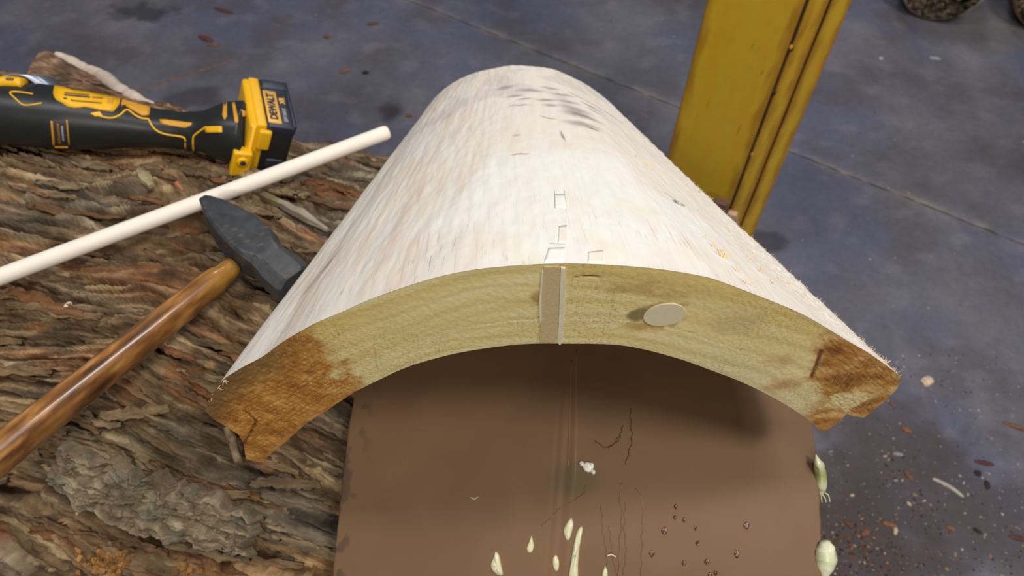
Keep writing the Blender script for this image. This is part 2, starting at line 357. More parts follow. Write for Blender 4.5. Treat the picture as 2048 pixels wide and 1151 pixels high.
# ------------------------------------------------------------------ the bark-covered log
PSI = math.radians(15)
AX = np.array([math.cos(PSI), -math.sin(PSI), 0]); AN = np.array([math.sin(PSI), math.cos(PSI), 0]); UPV = np.array([0, 0, 1.0])
LOGC = np.array([0, 0.442, LOG_R])
def log_surf(s, b, h=0.0):                # along the axis, arc length from the ridge (positive = away from the camera)
    th = np.asarray(b) / LOG_R; r = LOG_R + np.asarray(h)
    return LOGC + np.asarray(s)[..., None] * AX + (r * np.sin(th))[..., None] * AN + (r * np.cos(th))[..., None] * UPV
def log_norm(b): return math.sin(b / LOG_R) * AN + math.cos(b / LOG_R) * UPV
def log_hit(px, py, extra=0.0):
    d = ray(px, py); o = CAM - LOGC; A = d - (d @ AX) * AX; B = o - (o @ AX) * AX; r = LOG_R + extra
    qa = A @ A; qb = 2 * A @ B; qc = B @ B - r * r; D = qb * qb - 4 * qa * qc
    t = (-qb - math.sqrt(max(D, 0))) / 2 / qa; return CAM + d * t
def log_sb(P):
    v = np.asarray(P) - LOGC; return float(v @ AX), float(math.atan2(v @ AN, v[2]) * LOG_R)
def bark_field(s, b):
    bw = b + 0.022 * noise(s * 3.2, b * 3.0, 2) + 0.007 * fbm(s * 9, b * 16, 3, 4) + 0.0012 * fbm(s * 110, b * 160, 2, 8)
    bw = bw + 0.10 * s * sstep(-0.1, 0.35, noise(s * 2.2, b * 2.4, 14))
    sw = s + 0.02 * noise(s * 6, b * 30, 6) + 0.009 * fbm(s * 22, b * 220, 2, 16)
    f1, f2, id1, ux, uy = voronoi(sw / 0.20, bw / 0.024, 11)
    g1, g2, id2, vx, vy = voronoi(sw / 0.085 + 7.3, bw / 0.0085 + 3.1, 31)
    k1, k2, id3, wx, wy = voronoi(sw / 0.034 + 1.3, bw / 0.0034 + 9.1, 51)
    e1 = sstep(0.0, 0.14, f2 - f1); e2 = sstep(0.0, 0.25, g2 - g1)
    rg = 1 - np.abs(fbm(s * 7, bw * 55, 3, 71)) * 1.6                      # long ridges with sharp crests
    h = 0.010 * fbm(s * 5, bw * 13, 3, 61) + 0.013 * (id1 - 0.5) * e1 + 0.006 * uy * (id1 - 0.3) + 0.006 * (rg - 0.6)
    h = h + 0.0060 * (id2 - 0.5) * e2 + 0.0035 * vy * (id2 - 0.2) + 0.0022 * (id3 - 0.5) + 0.0012 * wy
    h = h - 0.009 * (1 - e1) - 0.0028 * (1 - e2)
    h = h + 0.0026 * fbm(s * 34, bw * 330, 3, 41)
    h = h - 0.014 * sstep(0.30, 0.55, fbm(s * 4.0, bw * 30, 2, 91))
    return h, bw, id1, id2, id3
def bark_colour(s, b, bw, id1, id2, id3):
    t = np.clip(0.42 + 0.26 * (id2 - 0.5) + 0.30 * (id3 - 0.5) + 0.60 * fbm(s * 12, bw * 90, 5, 5), 0, 1)
    c = pal([(0, lin(74, 60, 47)), (0.35, lin(108, 90, 70)), (0.65, lin(136, 117, 92)), (1, lin(180, 160, 128))], t)
    red = sstep(0.0, 0.7, fbm(s * 4, bw * 20, 4, 15) + 0.3 * (id1 - 0.5))
    c = mix(c, c * np.array([1.12, 0.82, 0.64]), red * 0.9)
    grey = sstep(0.0, 0.7, fbm(s * 5 + 4, bw * 14, 4, 25) + 0.25 * (id2 - 0.5))
    c = mix(c, np.mean(c, -1, keepdims=True) * np.array([1.10, 1.0, 0.84]), grey * 0.75)
    moss = sstep(0.2, 0.7, fbm(s * 6, b * 6, 4, 35)) * sstep(0.02, -0.2, b)
    c = mix(c, lin(74, 72, 50), moss * 0.5)
    c = mix(c, lin(150, 98, 60), sstep(0.45, 0.85, fbm(s * 9, bw * 34, 4, 45)) * 0.6)
    c = mix(c, lin(190, 172, 138), sstep(0.94, 0.98, id3) * 0.5)
    return c * np.array([0.84, 0.76, 0.66])
def build_log():
    root = empty('bark_log', LOGC - np.array([0, 0, LOG_R]), 'thick log with rough brown flaking bark lying across the floor under the tools', 'log')
    s = np.linspace(-0.95, 0.225, 840)
    b = np.r_[np.linspace(-math.pi * LOG_R, -0.47, 50)[:-1], np.linspace(-0.47, 0.40, 600), np.linspace(0.40, math.pi * LOG_R, 60)[1:]]
    S, B = np.meshgrid(s, b, indexing='ij'); h, bw, i1, i2, i3 = bark_field(S, B)
    seam = sstep(math.pi * LOG_R, math.pi * LOG_R - 0.1, np.abs(B)); h = h * seam
    h = h - 0.010 * sstep(-0.02, -0.3, B) * 0
    V = log_surf(S, B, h); V[..., 2] = np.maximum(V[..., 2], 0.0)
    o = mesh('bark', V.reshape(-1, 3), gfaces(len(s), len(b), flip=True), M['bark'], root, True, bark_colour(S, B, bw, i1, i2, i3).reshape(-1, 3))
    for sgn, send in ((1, 0.225), (-1, -0.95)):               # sawn ends
        n = 90; rr = np.linspace(0.02, 1.0, 40); t = np.linspace(-math.pi, math.pi, n)
        Rg, T = np.meshgrid(rr, t, indexing='ij')
        P = LOGC + (send - sgn * 0.002) * AX + ((LOG_R - 0.012) * Rg * np.sin(T))[..., None] * AN + ((LOG_R - 0.012) * Rg * np.cos(T))[..., None] * UPV
        c = pal([(0, lin(170, 128, 84)), (1, lin(206, 172, 124))], 0.5 + 0.5 * np.sin(Rg * 150 + 2 * noise(T, Rg * 3, 4)))
        mesh('sawn_end', P.reshape(-1, 3), gfaces(40, n), M['plain'], root, True, c.reshape(-1, 3))
    return root, o
LOG, LOGBARK = build_log()
LOGB = bvh_of(LOGBARK)

# curled bark plates standing proud of the log (parts of the log)
def plate_mesh(name, L, W, seed, th=0.004, n=34, m=7):
    u, v = np.meshgrid(np.linspace(-1, 1, n), np.linspace(-1, 1, m), indexing='ij')
    wv = W * (1 - 0.35 * np.abs(u) ** 2.2) * (1 + 0.45 * fbm(u * 3.0, np.sign(v) * 3 + seed, 4, seed, 0.7)); x = u * L * (1 + 0.16 * noise(v * 2.5, v * 0, seed + 3))
    y = v * wv + 0.7 * W * fbm(u * 1.6, u * 0 + 4, 3, seed + 1)
    z = th + th * 1.2 * fbm(u * 3, v * 2.2, 3, seed + 5) + 0.0011 * fbm(u * 2, v * 9, 2, seed + 8) + 0.5 * th * np.abs(v) ** 2
    bot = -0.5 * th + 0 * z
    V = np.vstack([np.stack([x, y, z], -1).reshape(-1, 3), np.stack([x * 0.97, y * 0.94, bot], -1).reshape(-1, 3)]); k = n * m
    f = [tuple(q) for q in gfaces(n, m)] + [tuple(q) for q in gfaces(n, m, k, True)]
    rim = [i * m for i in range(n)] + [(n - 1) * m + j for j in range(1, m)] + [i * m + m - 1 for i in range(n - 2, -1, -1)] + [j for j in range(m - 2, 0, -1)]
    for i in range(len(rim)):
        a, b_ = rim[i], rim[(i + 1) % len(rim)]; f.append((a, b_, b_ + k, a + k))
    me = bpy.data.meshes.new(name); me.from_pydata([tuple(p) for p in V.tolist()], [], f); me.polygons.foreach_set('use_smooth', np.ones(len(f), bool))
    bm = bmesh.new(); bm.from_mesh(me); bmesh.ops.recalc_face_normals(bm, faces=bm.faces); bm.to_mesh(me); bm.free()
    t = np.clip(0.5 + 0.6 * fbm(V[:, 0] * 30, V[:, 1] * 260, 3, seed), 0, 1); tone = seed % 5
    stops = [[lin(88, 72, 56), lin(146, 126, 98)], [lin(80, 63, 49), lin(126, 100, 76)], [lin(92, 66, 46), lin(140, 102, 70)], [lin(94, 84, 70), lin(152, 136, 110)], [lin(78, 66, 52), lin(120, 106, 84)]][tone]
    a = me.attributes.new('Col', 'FLOAT_COLOR', 'POINT'); c = np.ones((len(V), 4), np.float32); c[:, :3] = mix(np.tile(stops[0], (len(V), 1)), stops[1], t) * np.array([0.84, 0.76, 0.66]); a.data.foreach_set('color', c.ravel())
    me.materials.append(M['bark']); return me
PLATES = [plate_mesh('bark_plate', rnd.uniform(0.030, 0.070), rnd.uniform(0.0030, 0.0070), k + 3, rnd.uniform(0.0018, 0.0032)) for k in range(14)]
rp = random.Random(21)
def put_on_log(me, name, s, b, yaw, lift, parent, sc=1.0):
    n = log_norm(b); t = AX * math.cos(yaw) + np.cross(n, AX) * math.sin(yaw); q = np.cross(n, t)
    base = LOGC + s * AX + (LOG_R) * n
    hit, _, _, _ = LOGB.ray_cast(Vector(base + n * 0.12), Vector(-n)); p = (np.array(hit) if hit else base) + n * lift
    o = bpy.data.objects.new(name, me); link(o, parent); o.matrix_basis = mat4(p, t * sc, q * sc, n * sc); return o
for k in range(190):
    s = rp.uniform(-0.66, 0.0); b = rp.uniform(-0.36, 0.24)
    put_on_log(PLATES[rp.randrange(14)], 'bark_plate', s, b, rp.gauss(0.05, 0.13), 0.0004, LOG, rp.uniform(0.55, 1.15))

# ------------------------------------------------------------------ curved slab of pale wood
Y0, KY = 0.262, 0.08
YF = 0.75
def nearp(pts): return np.array([on_y(px, py, Y0, KY) for px, py in pts])
def farp(pts): return np.array([on_y(px, py, YF, 0.0) for px, py in pts])
OUT_PX = [(410, 821), (438, 768), (476, 739), (526, 712), (564, 684), (608, 658), (637, 643), (687, 622), (729, 603), (782, 583), (859, 558), (935, 541), (1012, 532), (1100, 527), (1164, 527), (1246, 531), (1328, 539), (1410, 553), (1451, 566), (1509, 588), (1574, 614), (1615, 633), (1656, 657), (1697, 682), (1738, 706), (1779, 735), (1804, 756)]
IN_PX = [(526, 924), (541, 907), (572, 882), (610, 848), (668, 810), (706, 785), (763, 756), (820, 731), (897, 709), (973, 695), (1050, 687), (1123, 686), (1246, 690), (1350, 718 - 4), (1429, 742), (1484, 763), (1541, 791), (1589, 819), (1625, 845), (1642, 863)]
LEFT_PX = [(410, 821), (428, 838), (446, 848), (476, 867), (487, 884), (490, 905), (492, 917), (508, 921), (526, 924)]
RIGHT_PX = [(1804, 756), (1792, 779), (1774, 797), (1756, 812), (1728, 834), (1706, 831), (1694, 826), (1682, 838), (1670, 848), (1655, 858), (1642, 863)]
FAR_PX = [(840, 246), (848, 226), (866, 200), (895, 173), (946, 147), (1001, 134), (1037, 131), (1092, 136), (1128, 147), (1165, 165), (1200, 188), (1228, 214), (1250, 246)]
NU, NT, NV = 520, 90, 420
C0 = resample(bez(nearp(OUT_PX), 900), NU); C1 = resample(bez(nearp(IN_PX), 900), NU)
D0 = resample(nearp(LEFT_PX), NT); D1 = resample(nearp(RIGHT_PX), NT)
FO = resample(bez(farp(FAR_PX), 700), NU)
_ctr = np.array([FO[:, 0].mean(), YF, FO[:, 2].min() - 0.02])
FI = FO + np.stack([unit(_ctr - p) * 0.042 for p in FO])
def coons(c0, c1, d0, d1):
    u = np.linspace(0, 1, len(c0))[:, None, None]; t = np.linspace(0, 1, len(d0))[None, :, None]
    return ((1 - t) * c0[:, None] + t * c1[:, None] + (1 - u) * d0[None] + u * d1[None]
            - ((1 - u) * (1 - t) * c0[0] + u * (1 - t) * c0[-1] + (1 - u) * t * c1[0] + u * t * c1[-1]))
NEAR = coons(C0, C1, D0, D1)
FARG = coons(FO, FI, FO[0] + (FI[0] - FO[0]) * np.linspace(0, 1, NT)[:, None], FO[-1] + (FI[-1] - FO[-1]) * np.linspace(0, 1, NT)[:, None])
SLAB = empty('curved_wood_slab', (0, 0.45, 2 * LOG_R), 'large curved slab of pale freshly planed wood resting across the log', 'wood slab')
def build_slab():
    v = np.linspace(0, 1, NV)[None, :, None]; uu = np.linspace(0, 1, NU)
    # outer surface
    O = C0[:, None] * (1 - v) + FO[:, None] * v
    U, Vv = np.meshgrid(uu, v.ravel(), indexing='ij'); arc = 0.56 * (1 - 0.45 * Vv) * (U - 0.5); ln = Vv * 0.55
    N = np.cross(np.gradient(O, axis=0), np.gradient(O, axis=1)); N /= np.linalg.norm(N, axis=-1, keepdims=True); N = np.where(N[..., 2:3] < 0, -N, N)
    rough = 0.0004 * fbm(U * 60, Vv * 14, 3, 7) + 0.0009 * noise(U * 9, Vv * 5, 17)
    rough += 0.0012 * sstep(0.72, 0.95, U) * fbm(U * 90, Vv * 60, 3, 19)
    rough += 0.0008 * sstep(0.0, 0.3, 1 - U) * 0.2 * fbm(U * 40, Vv * 20, 3, 23)
    lip = np.exp(-Vv / 0.006)
    O = O + N * (rough * (1 - np.exp(-Vv / 0.02)))[..., None]
    c = mix(np.tile(lin(236, 228, 218), (NU, NV, 1)), lin(226, 200, 178), sstep(-0.2, 0.6, fbm(U * 34, Vv * 4, 4, 27)) * 0.5 * sstep(0.62, 0.3, U))
    white = 0.9 * sstep(1.15, 0.55, np.hypot((U - 0.56) / 0.20, (Vv - 0.20) / 0.26) + 0.35 * fbm(U * 12, Vv * 8, 4, 37))
    c = mix(c, lin(241, 237, 231), white)
    c = mix(c, lin(210, 200, 198), sstep(0.0, 0.6, fbm(U * 8, Vv * 6, 3, 47)) * sstep(0.45, 0.75, Vv) * 0.6)
    c = mix(c, lin(238, 230, 208), sstep(0.1, 0.8, fbm(U * 16, Vv * 9, 4, 57)) * 0.5)
    c = mix(c, lin(232, 222, 216), sstep(0.70, 0.9, U) * 0.5 * sstep(-0.2, 0.4, fbm(U * 60, Vv * 7, 3, 67)))
    c = mix(c, lin(170, 120, 84), sstep(0.012, 0.0, np.minimum(U, 1 - U) + 0.006 * noise(Vv * 30, U * 0, 8)) * 0.6)
    PX, PY = proj(O)
    def mark(px, py, ra, rl, ang, col, k, soft=0.5):
        """stain on the wood: centre found on the surface, radii (m) across and along, turned by ang"""
        i = np.unravel_index(np.argmin((PX - px) ** 2 + (PY - py) ** 2), PX.shape); p = O[i]
        ex = unit(O[min(i[0] + 3, NU - 1), i[1]] - O[max(i[0] - 3, 0), i[1]]); ey = unit(O[i[0], min(i[1] + 3, NV - 1)] - O[i[0], max(i[1] - 3, 0)])
        a = math.radians(ang); e1 = ex * math.cos(a) + ey * math.sin(a); e2 = -ex * math.sin(a) + ey * math.cos(a)
        d = O - p; r = np.hypot(d @ e1 / ra, d @ e2 / rl)
        return mix(c, col, sstep(1.0, 1 - soft, r) * k)
    g = lin(150, 138, 136)
    for px, py, ra, rl, ang in [(1010, 175, .010, .008, 0), (1060, 180, .016, .006, -5), (1100, 177, .012, .005, -10), (1092, 200, .012, .005, 20), (1125, 190, .016, .005, 15), (1100, 210, .008, .005, 0),
                                (1135, 203, .014, .005, 10), (1150, 218, .020, .009, -15), (1170, 232, .022, .006, -30), (1155, 228, .018, .010, -8), (1165, 248, .020, .009, 0), (1030, 192, .010, .004, 0), (1050, 197, .010, .003, 10), (1040, 210, .012, .003, 5), (1180, 212, .012, .004, -40)]:
        c = mark(px, py, ra * 1.3, rl * 1.7, ang, g, 0.75, 0.9)
    for px, py, ra, rl, ang in [(1155, 192, .016, .002, -38), (1185, 208, .012, .002, -40), (1215, 226, .020, .002, -42), (1187, 222, .012, .002, -35), (1235, 240, .010, .002, -40), (1095, 236, .012, .0015, -35), (1188, 258, .009, .0025, -25)]:
        c = mark(px, py, ra, rl, ang, lin(92, 74, 60), 0.8, 0.6)
    c = mark(642, 546, .007, .034, -8, lin(176, 160, 148), 0.8, 0.5)                 # the grey oval knot on the left flank
    c = mark(642, 546, .0045, .026, -8, lin(206, 188, 172), 0.9, 0.5)
    c = mark(655, 530, .003, .010, -8, lin(134, 120, 114), 0.7, 0.6)
    c = mark(1357, 405, .007, .006, 30, lin(120, 112, 116), 0.9, 0.5); c = mark(1359, 407, .0026, .0030, 0, lin(236, 232, 228), 1.0, 0.5)
    c = mark(1345, 395, .003, .012, 35, lin(190, 184, 184), 0.7, 0.6)
    c = mark(1041, 307, .010, .003, 0, lin(196, 160, 128), 0.9, 0.6); c = mark(1032, 270, .005, .006, 0, lin(196, 176, 160), 0.8, 0.8)
    c = mark(1126, 272, .0014, .020, 0, lin(140, 124, 104), 0.8, 0.5); c = mark(1126, 290, .018, .022, 0, lin(232, 220, 200), 0.6, 0.9)
    suv = np.stack([arc, ln, 0 * arc], -1)
    sets = [(O, suv, c, 0, False)]
    # inner surface, two sawn edges, far end
    v2 = np.linspace(0, 1, 60)[None, :, None]
    I = C1[::4][:, None] * (1 - v2) + FI[::4][:, None] * v2
    rel = I - LOGC; rad = np.hypot(rel @ AN, rel[..., 2]); need = np.maximum(0, LOG_R + 0.006 - rad) * (np.abs(rel @ AX) < 2)
    dirn = (rel - (rel @ AX)[..., None] * AX); dirn /= np.linalg.norm(dirn, axis=-1, keepdims=True)
    I = I + dirn * need[..., None]
    sets.append((I, np.stack([I[..., 0], I[..., 1], I[..., 2]], -1), np.tile(lin(196, 172, 128), I.shape[:2] + (1,)), 1, True))
    for Dn, fo, fi, k in ((D0, FO[0], FI[0], 0), (D1, FO[-1], FI[-1], 1)):
        Fe = fo + (fi - fo) * np.linspace(0, 1, NT)[:, None]
        E = Dn[:, None] * (1 - v2) + Fe[:, None] * v2
        rel = E - LOGC; rad = np.hypot(rel @ AN, rel[..., 2]); need = np.maximum(0, LOG_R + 0.006 - rad)
        dirn = (rel - (rel @ AX)[..., None] * AX); dirn /= np.linalg.norm(dirn, axis=-1, keepdims=True); tt = np.linspace(0, 1, NT)[:, None]
        E = E + dirn * (need * sstep(0.0, 0.3, tt))[..., None]
        ca = mix(np.tile(lin(120, 78, 44), E.shape[:2] + (1,)), lin(172, 128, 78), 0.5 + 0.5 * fbm(E[..., 1] * 40, E[..., 2] * 80, 3, 77 + k))
        sets.append((E, E, ca, 1, bool(k)))
    sets.append((FARG[::4, ::6], FARG[::4, ::6], np.tile(lin(196, 176, 130), FARG[::4, ::6].shape[:2] + (1,)), 1, True))
    Vs, Fs, Cs, Ss, Mi, off = [], [], [], [], [], 0
    for P, sv, cc, mi, fl in sets:
        n, m = P.shape[:2]; Vs.append(P.reshape(-1, 3)); Cs.append(cc.reshape(-1, 3)); Ss.append(sv.reshape(-1, 3)); f = gfaces(n, m, off, fl); Fs.append(f); Mi += [mi] * len(f); off += n * m
    return mesh('body', np.vstack(Vs), np.vstack(Fs), None, SLAB, True, np.vstack(Cs), np.vstack(Ss), [M['planed'], M['endgrain']], Mi)
flecks(M['planed'], [((420, 9, 1), 0.60, 0.68, lin(212, 172, 138), 0.5, 0.0, 0.06, 0.20), ((700, 34, 1), 0.63, 0.69, lin(166, 134, 106), 0.6, 0.05, 0.03, 0.14), ((90, 3, 1), 0.50, 0.75, lin(228, 204, 184), 0.45, 0.0)])
SLABBODY = build_slab()

def build_face():
    u = np.linspace(0, 1, NU); t = np.linspace(0, 1, NT); U, T = np.meshgrid(u, t, indexing='ij'); P = NEAR.copy()
    X, Z = P[..., 0], P[..., 2]
    xl = on_y(655, 690, Y0, KY)[0]; xr = on_y(1608, 760, Y0, KY)[0]
    brownL = sstep(0.010, -0.006, X - xl - 0.012 * (T - 0.5) + 0.010 * fbm(X * 60, Z * 60, 3, 5) - 0.01 * sstep(0.5, 1, T))
    brownR = sstep(-0.008, 0.022, X - xr + 0.035 * (T - 0.55) * -1 + 0.022 * fbm(X * 34, Z * 34, 3, 15))
    pale = sstep(1.0, 0.5, np.hypot((X - on_y(1700, 800, Y0, KY)[0]) / 0.022, (Z - on_y(1700, 800, Y0, KY)[2]) / 0.016) + 0.4 * fbm(X * 70, Z * 70, 3, 25))
    rings = noise(T * 9 + 1.2 * noise(X * 9, Z * 9, 3), X * 5, 35)
    c = pal([(0, lin(230, 206, 136)), (0.5, lin(240, 221, 162)), (1, lin(246, 232, 182))], 0.5 + 0.45 * rings)
    c = mix(c, lin(226, 196, 112), sstep(0.4, 0.0, T) * 0.7 * sstep(-0.4, 0.3, fbm(X * 14, Z * 14, 3, 45)))
    c = mix(c, lin(230, 220, 184), sstep(0.55, 1.0, T) * 0.6 * sstep(0.05, 0.2, X))
    ringline = sstep(0.75, 0.98, np.abs(np.sin(T * 21 + 2.2 * noise(X * 12, T * 2, 55))))
    c = mix(c, lin(204, 178, 112), ringline * 0.30)
    bl = pal([(0, lin(140, 88, 36)), (0.5, lin(190, 128, 58)), (1, lin(222, 172, 92))], 0.5 + 0.32 * fbm(X * 40, Z * 50, 4, 65) + 0.35 * fbm((X + Z) * 70, (X - Z) * 420, 3, 66) + 0.25 * fbm((X - Z) * 60, (X + Z) * 420, 3, 67))
    bl = mix(bl, lin(104, 84, 56), sstep(0.34, 0.05, T) * sstep(0.25, 0.13, U) * 0.75)
    br = pal([(0, lin(140, 88, 42)), (0.5, lin(188, 132, 68)), (1, lin(220, 180, 116))], 0.5 + 0.6 * fbm(X * 40, Z * 60, 4, 75))
    c = mix(c, bl, brownL); c = mix(c, br, brownR * (1 - 0.85 * pale))
    def spot(px, py, rx, rz, col, k, seed, soft=0.6):
        q = on_y(px, py, Y0, KY); d = np.hypot((X - q[0]) / rx, (Z - q[2]) / rz) + 0.25 * fbm(X * 110, Z * 110, 3, seed)
        return mix(c, col, sstep(1.0, 1 - soft, d) * k)
    c = spot(1329, 628, .0165, .0150, lin(150, 112, 54), 0.8, 81, 0.35)
    c = spot(1272, 628, .0075, .0085, lin(136, 124, 82), 0.95, 82, 0.5)
    c = spot(1287, 652, .020, .010, lin(186, 142, 66), 0.7, 83, 0.9)
    c = spot(1270, 575, .030, .010, lin(186, 150, 76), 0.6, 84, 0.9)
    c = spot(1340, 590, .025, .008, lin(180, 142, 72), 0.5, 85, 0.9)
    c = spot(1075, 596, .006, .010, lin(176, 138, 78), 0.8, 86, 0.8)
    c = spot(1480, 640, .03, .02, lin(196, 172, 124), 0.5, 87, 0.9)
    c = spot(1560, 770, .018, .014, lin(184, 128, 70), 0.7, 88, 0.9); c = spot(1560, 720, .016, .012, lin(196, 158, 108), 0.6, 89, 0.9)
    def stroke(pts, wd, col, k):
        nonlocal c
        Q = resample(np.array([on_y(a, b, Y0, KY) for a, b in pts]), 30); d = np.full(X.shape, 9.0)
        for q in Q: d = np.minimum(d, np.hypot(X - q[0], Z - q[2]))
        c = mix(c, col, sstep(wd, wd * 0.2, d + wd * 0.35 * noise(X * 400, Z * 400, 3)) * k); return d
    cr1 = stroke([(488, 886), (500, 868), (512, 842), (504, 834), (488, 822)], 0.0016, lin(84, 48, 18), 0.85)
    cr2 = stroke([(1642, 700), (1632, 730), (1622, 755)], 0.0024, lin(128, 70, 34), 0.9)
    cr3 = stroke([(1625, 722), (1660, 728), (1700, 745), (1740, 770)], 0.0010, lin(120, 76, 34), 0.7)
    cr4 = stroke([(1151, 554), (1162, 552), (1180, 552), (1200, 554)], 0.0008, lin(84, 58, 26), 0.95)
    rough = 0.00022 * fbm(X * 500, Z * 240, 2, 95) + (0.0005 * fbm((X + Z) * 60, (X - Z) * 420, 3, 96) + 0.0004 * fbm((X - Z) * 60, (X + Z) * 420, 3, 98)) * np.maximum(brownL, brownR) + 0.0003 * noise(X * 30, Z * 30, 97)
    rough -= 0.0016 * sstep(0.0016, 0.0, cr1) + 0.0012 * sstep(0.002, 0, cr2) + 0.0008 * sstep(0.001, 0, cr4)
    edge = np.minimum.reduce([T, 1 - T, U * 6, (1 - U) * 6]); rough = rough * sstep(0, 0.06, edge)
    P[..., 1] -= rough + 0.0002
    return mesh('end_face', P.reshape(-1, 3), gfaces(NU, NT, flip=False), M['endgrain'], SLAB, True, c.reshape(-1, 3), np.stack([X, Z, 0 * X], -1).reshape(-1, 3))
flecks(M['endgrain'], [((420, 1200, 1), 0.58, 0.65, lin(134, 106, 58), 0.7, 0.45), ((1300, 36, 1), 0.56, 0.72, lin(240, 226, 170), 0.4, -0.75), ((1100, 30, 1), 0.58, 0.70, lin(170, 142, 84), 0.4, -0.75)])
FACE = build_face(); tag(FACE, 'sawn yellow end face stained brown at both corners')
FACEB = bvh_of(FACE); SLABB = bvh_of(SLABBODY, FACE)

def face_pt(px, py, out=0.0):
    p, n = cast(FACEB, px, py)
    if p is None: p = on_y(px, py, Y0, KY)
    return p + np.array([0, -out, 0])
def face_prism(name, pts, out, m, depth=0.003, dens=10):
    pts = resample(np.array(pts + [pts[0]], float), 4 * dens)[:-1]; A = np.array([on_y(a, b, Y0, KY) for a, b in pts]); A0 = A + np.array([0, -out, 0]); A1 = A + np.array([0, depth, 0])
    n = len(A); c = A0.mean(0); inset = c + (A0 - c) * 0.985 + np.array([0, -out * 0.5, 0])
    return loft(name, [A1, A0, inset], m, SLAB, False)
face_prism('spline_strip', [(1088, 531), (1121, 531), (1119, 600), (1113, 684), (1079, 684), (1083, 600)], 0.0004, M['spline']).__setitem__('label', 'tan wooden spline let into the end face')
face_prism('glue_line', [(1122, 532), (1131, 533), (1130, 600), (1127, 645), (1124, 688), (1115, 688), (1118, 640), (1119, 600)], 0.0006, M['glue_line']).__setitem__('label', 'white glue line beside the spline')
face_prism('glue_line', [(1084, 540), (1087, 540), (1083, 600), (1083, 642), (1080, 644), (1078, 600)], 0.0007, M['glue_line'])
_a = np.linspace(0, 2 * math.pi, 48, endpoint=False)
_pc = on_y(1329, 628, Y0, KY); _rx = (on_y(1371, 629, Y0, KY) - on_y(1288, 627, Y0, KY))[0] / 2; _rz = (on_y(1329, 606, Y0, KY) - on_y(1329, 650, Y0, KY))[2] / 2
def ell(k, dy): return np.stack([_pc[0] + _rx * k * np.cos(_a), np.full(48, _pc[1] - dy) + KY * _rx * k * np.cos(_a), _pc[2] + _rz * k * np.sin(_a) + 0.03 * _rx * np.cos(_a)], -1)
loft('dowel_plug', [ell(1, -0.015), ell(1, 0.0006), ell(0.985, 0.0008), ell(0.3, 0.0008)], M['plug'], SLAB, False).__setitem__('label', 'round pale dowel plug')
def drape(name, pts, b, m, parent, out=0.0004, dens=10, th=0.0012):
    """thin piece whose outline is laid on a surface"""
    P = np.array(pts, float); c = P.mean(0); ringpx = resample(np.vstack([P, P[:1]]), 4 * dens)[:-1]; rings = []
    for k in (1.0, 0.98, 0.66, 0.33, 0.05):
        r = []
        for q in c + (ringpx - c) * k:
            p, n = cast(b, *q)
            if p is None: p, n = cast(b, *c)
            r.append(p + n * (-th if (k == 1.0 and not rings) else out))
        rings.append(np.array(r))
    return loft(name, rings, m, parent, True)
drape('inlay_patch', [(1109, 389), (1129, 389), (1134, 417), (1110, 416)], SLABB, M['patch'], SLAB)
drape('inlay_patch', [(1118, 452), (1134, 450), (1133, 488), (1116, 487)], SLABB, M['patch_pink'], SLAB)
drape('inlay_patch', [(1097, 496), (1130, 495), (1126, 524), (1088, 524)], SLABB, M['patch'], SLAB)
drape('inlay_patch', [(1176, 504), (1207, 501), (1206, 525), (1175, 525)], SLABB, M['patch_pink'], SLAB)
def line_on(name, pts, b, r, m, parent, n=24, out=0.0, q=6, rr=None):
    Q = resample(np.array(pts, float), n); P = []
    for a in Q:
        p, nn = cast(b, *a)
        if p is not None: P.append(p + nn * out)
    if len(P) < 3: return None
    rad = r if rr is None else r * rr(np.linspace(0, 1, len(P)))
    return tube(name, np.array(P), rad, m, parent, q)
for pts in ([(1109, 389), (1129, 390)], [(1110, 416), (1134, 418)], [(1109, 382), (1110, 416)], [(1128, 380), (1134, 418)], [(1100, 487), (1133, 488)]):
    line_on('pencil_mark', pts, SLABB, 0.0002, M['pencil'], SLAB, 10)

# splinters torn up along the right flank
def splinter_mesh(seed, blades):
    r = random.Random(seed); V = []; Fc = []
    for k in range(blades):
        L = r.uniform(0.5, 1.0); ang = r.uniform(-0.7, 0.7); lean = r.uniform(0.2, 0.8); wd = r.uniform(0.05, 0.10); curl = r.uniform(-0.3, 0.3); o = len(V)
        for i in range(5):
            t = i / 4; ww = wd * (1 - t) ** 0.7 * (0.8 if i == 0 else 1)
            cx = math.sin(ang) * L * t + curl * t * t * 0.4 + r.uniform(-.08, .08) * 0; cy = math.sin(lean) * L * t * 0.9; cz = math.cos(lean) * L * t * 0.8 - (0.1 if i == 0 else 0) - 0.2 * t * t * L
            V += [(cx - ww, cy, cz), (cx + ww, cy, cz), (cx, cy + ww * 0.8, cz + ww * 0.3)]
        for i in range(4):
            a = o + i * 3; b = a + 3
            for j in range(3): Fc.append((a + j, a + (j + 1) % 3, b + (j + 1) % 3, b + j))
        Fc.append((o, o + 2, o + 1)); Fc.append((o + 12, o + 13, o + 14))
    me = bpy.data.meshes.new('splinter'); me.from_pydata(V, [], Fc); me.materials.append(M['splinter']); return me
SPL = [splinter_mesh(k, 1 + k % 4) for k in range(10)]
rs = random.Random(5)
def put_splinter(px, py, size, spread=None):
    p, n = cast(SLABB, px, py)
    if p is None: return
    fw = unit(np.array([0.10 + rs.uniform(-.5, .5), 1, -0.3])); t = unit(fw - (fw @ n) * n); q = np.cross(t, n)
    o = bpy.data.objects.new('splinter', SPL[rs.randrange(10)]); link(o, SLAB); o.matrix_basis = mat4(p - n * 0.0004, q * size, t * size, n * size)
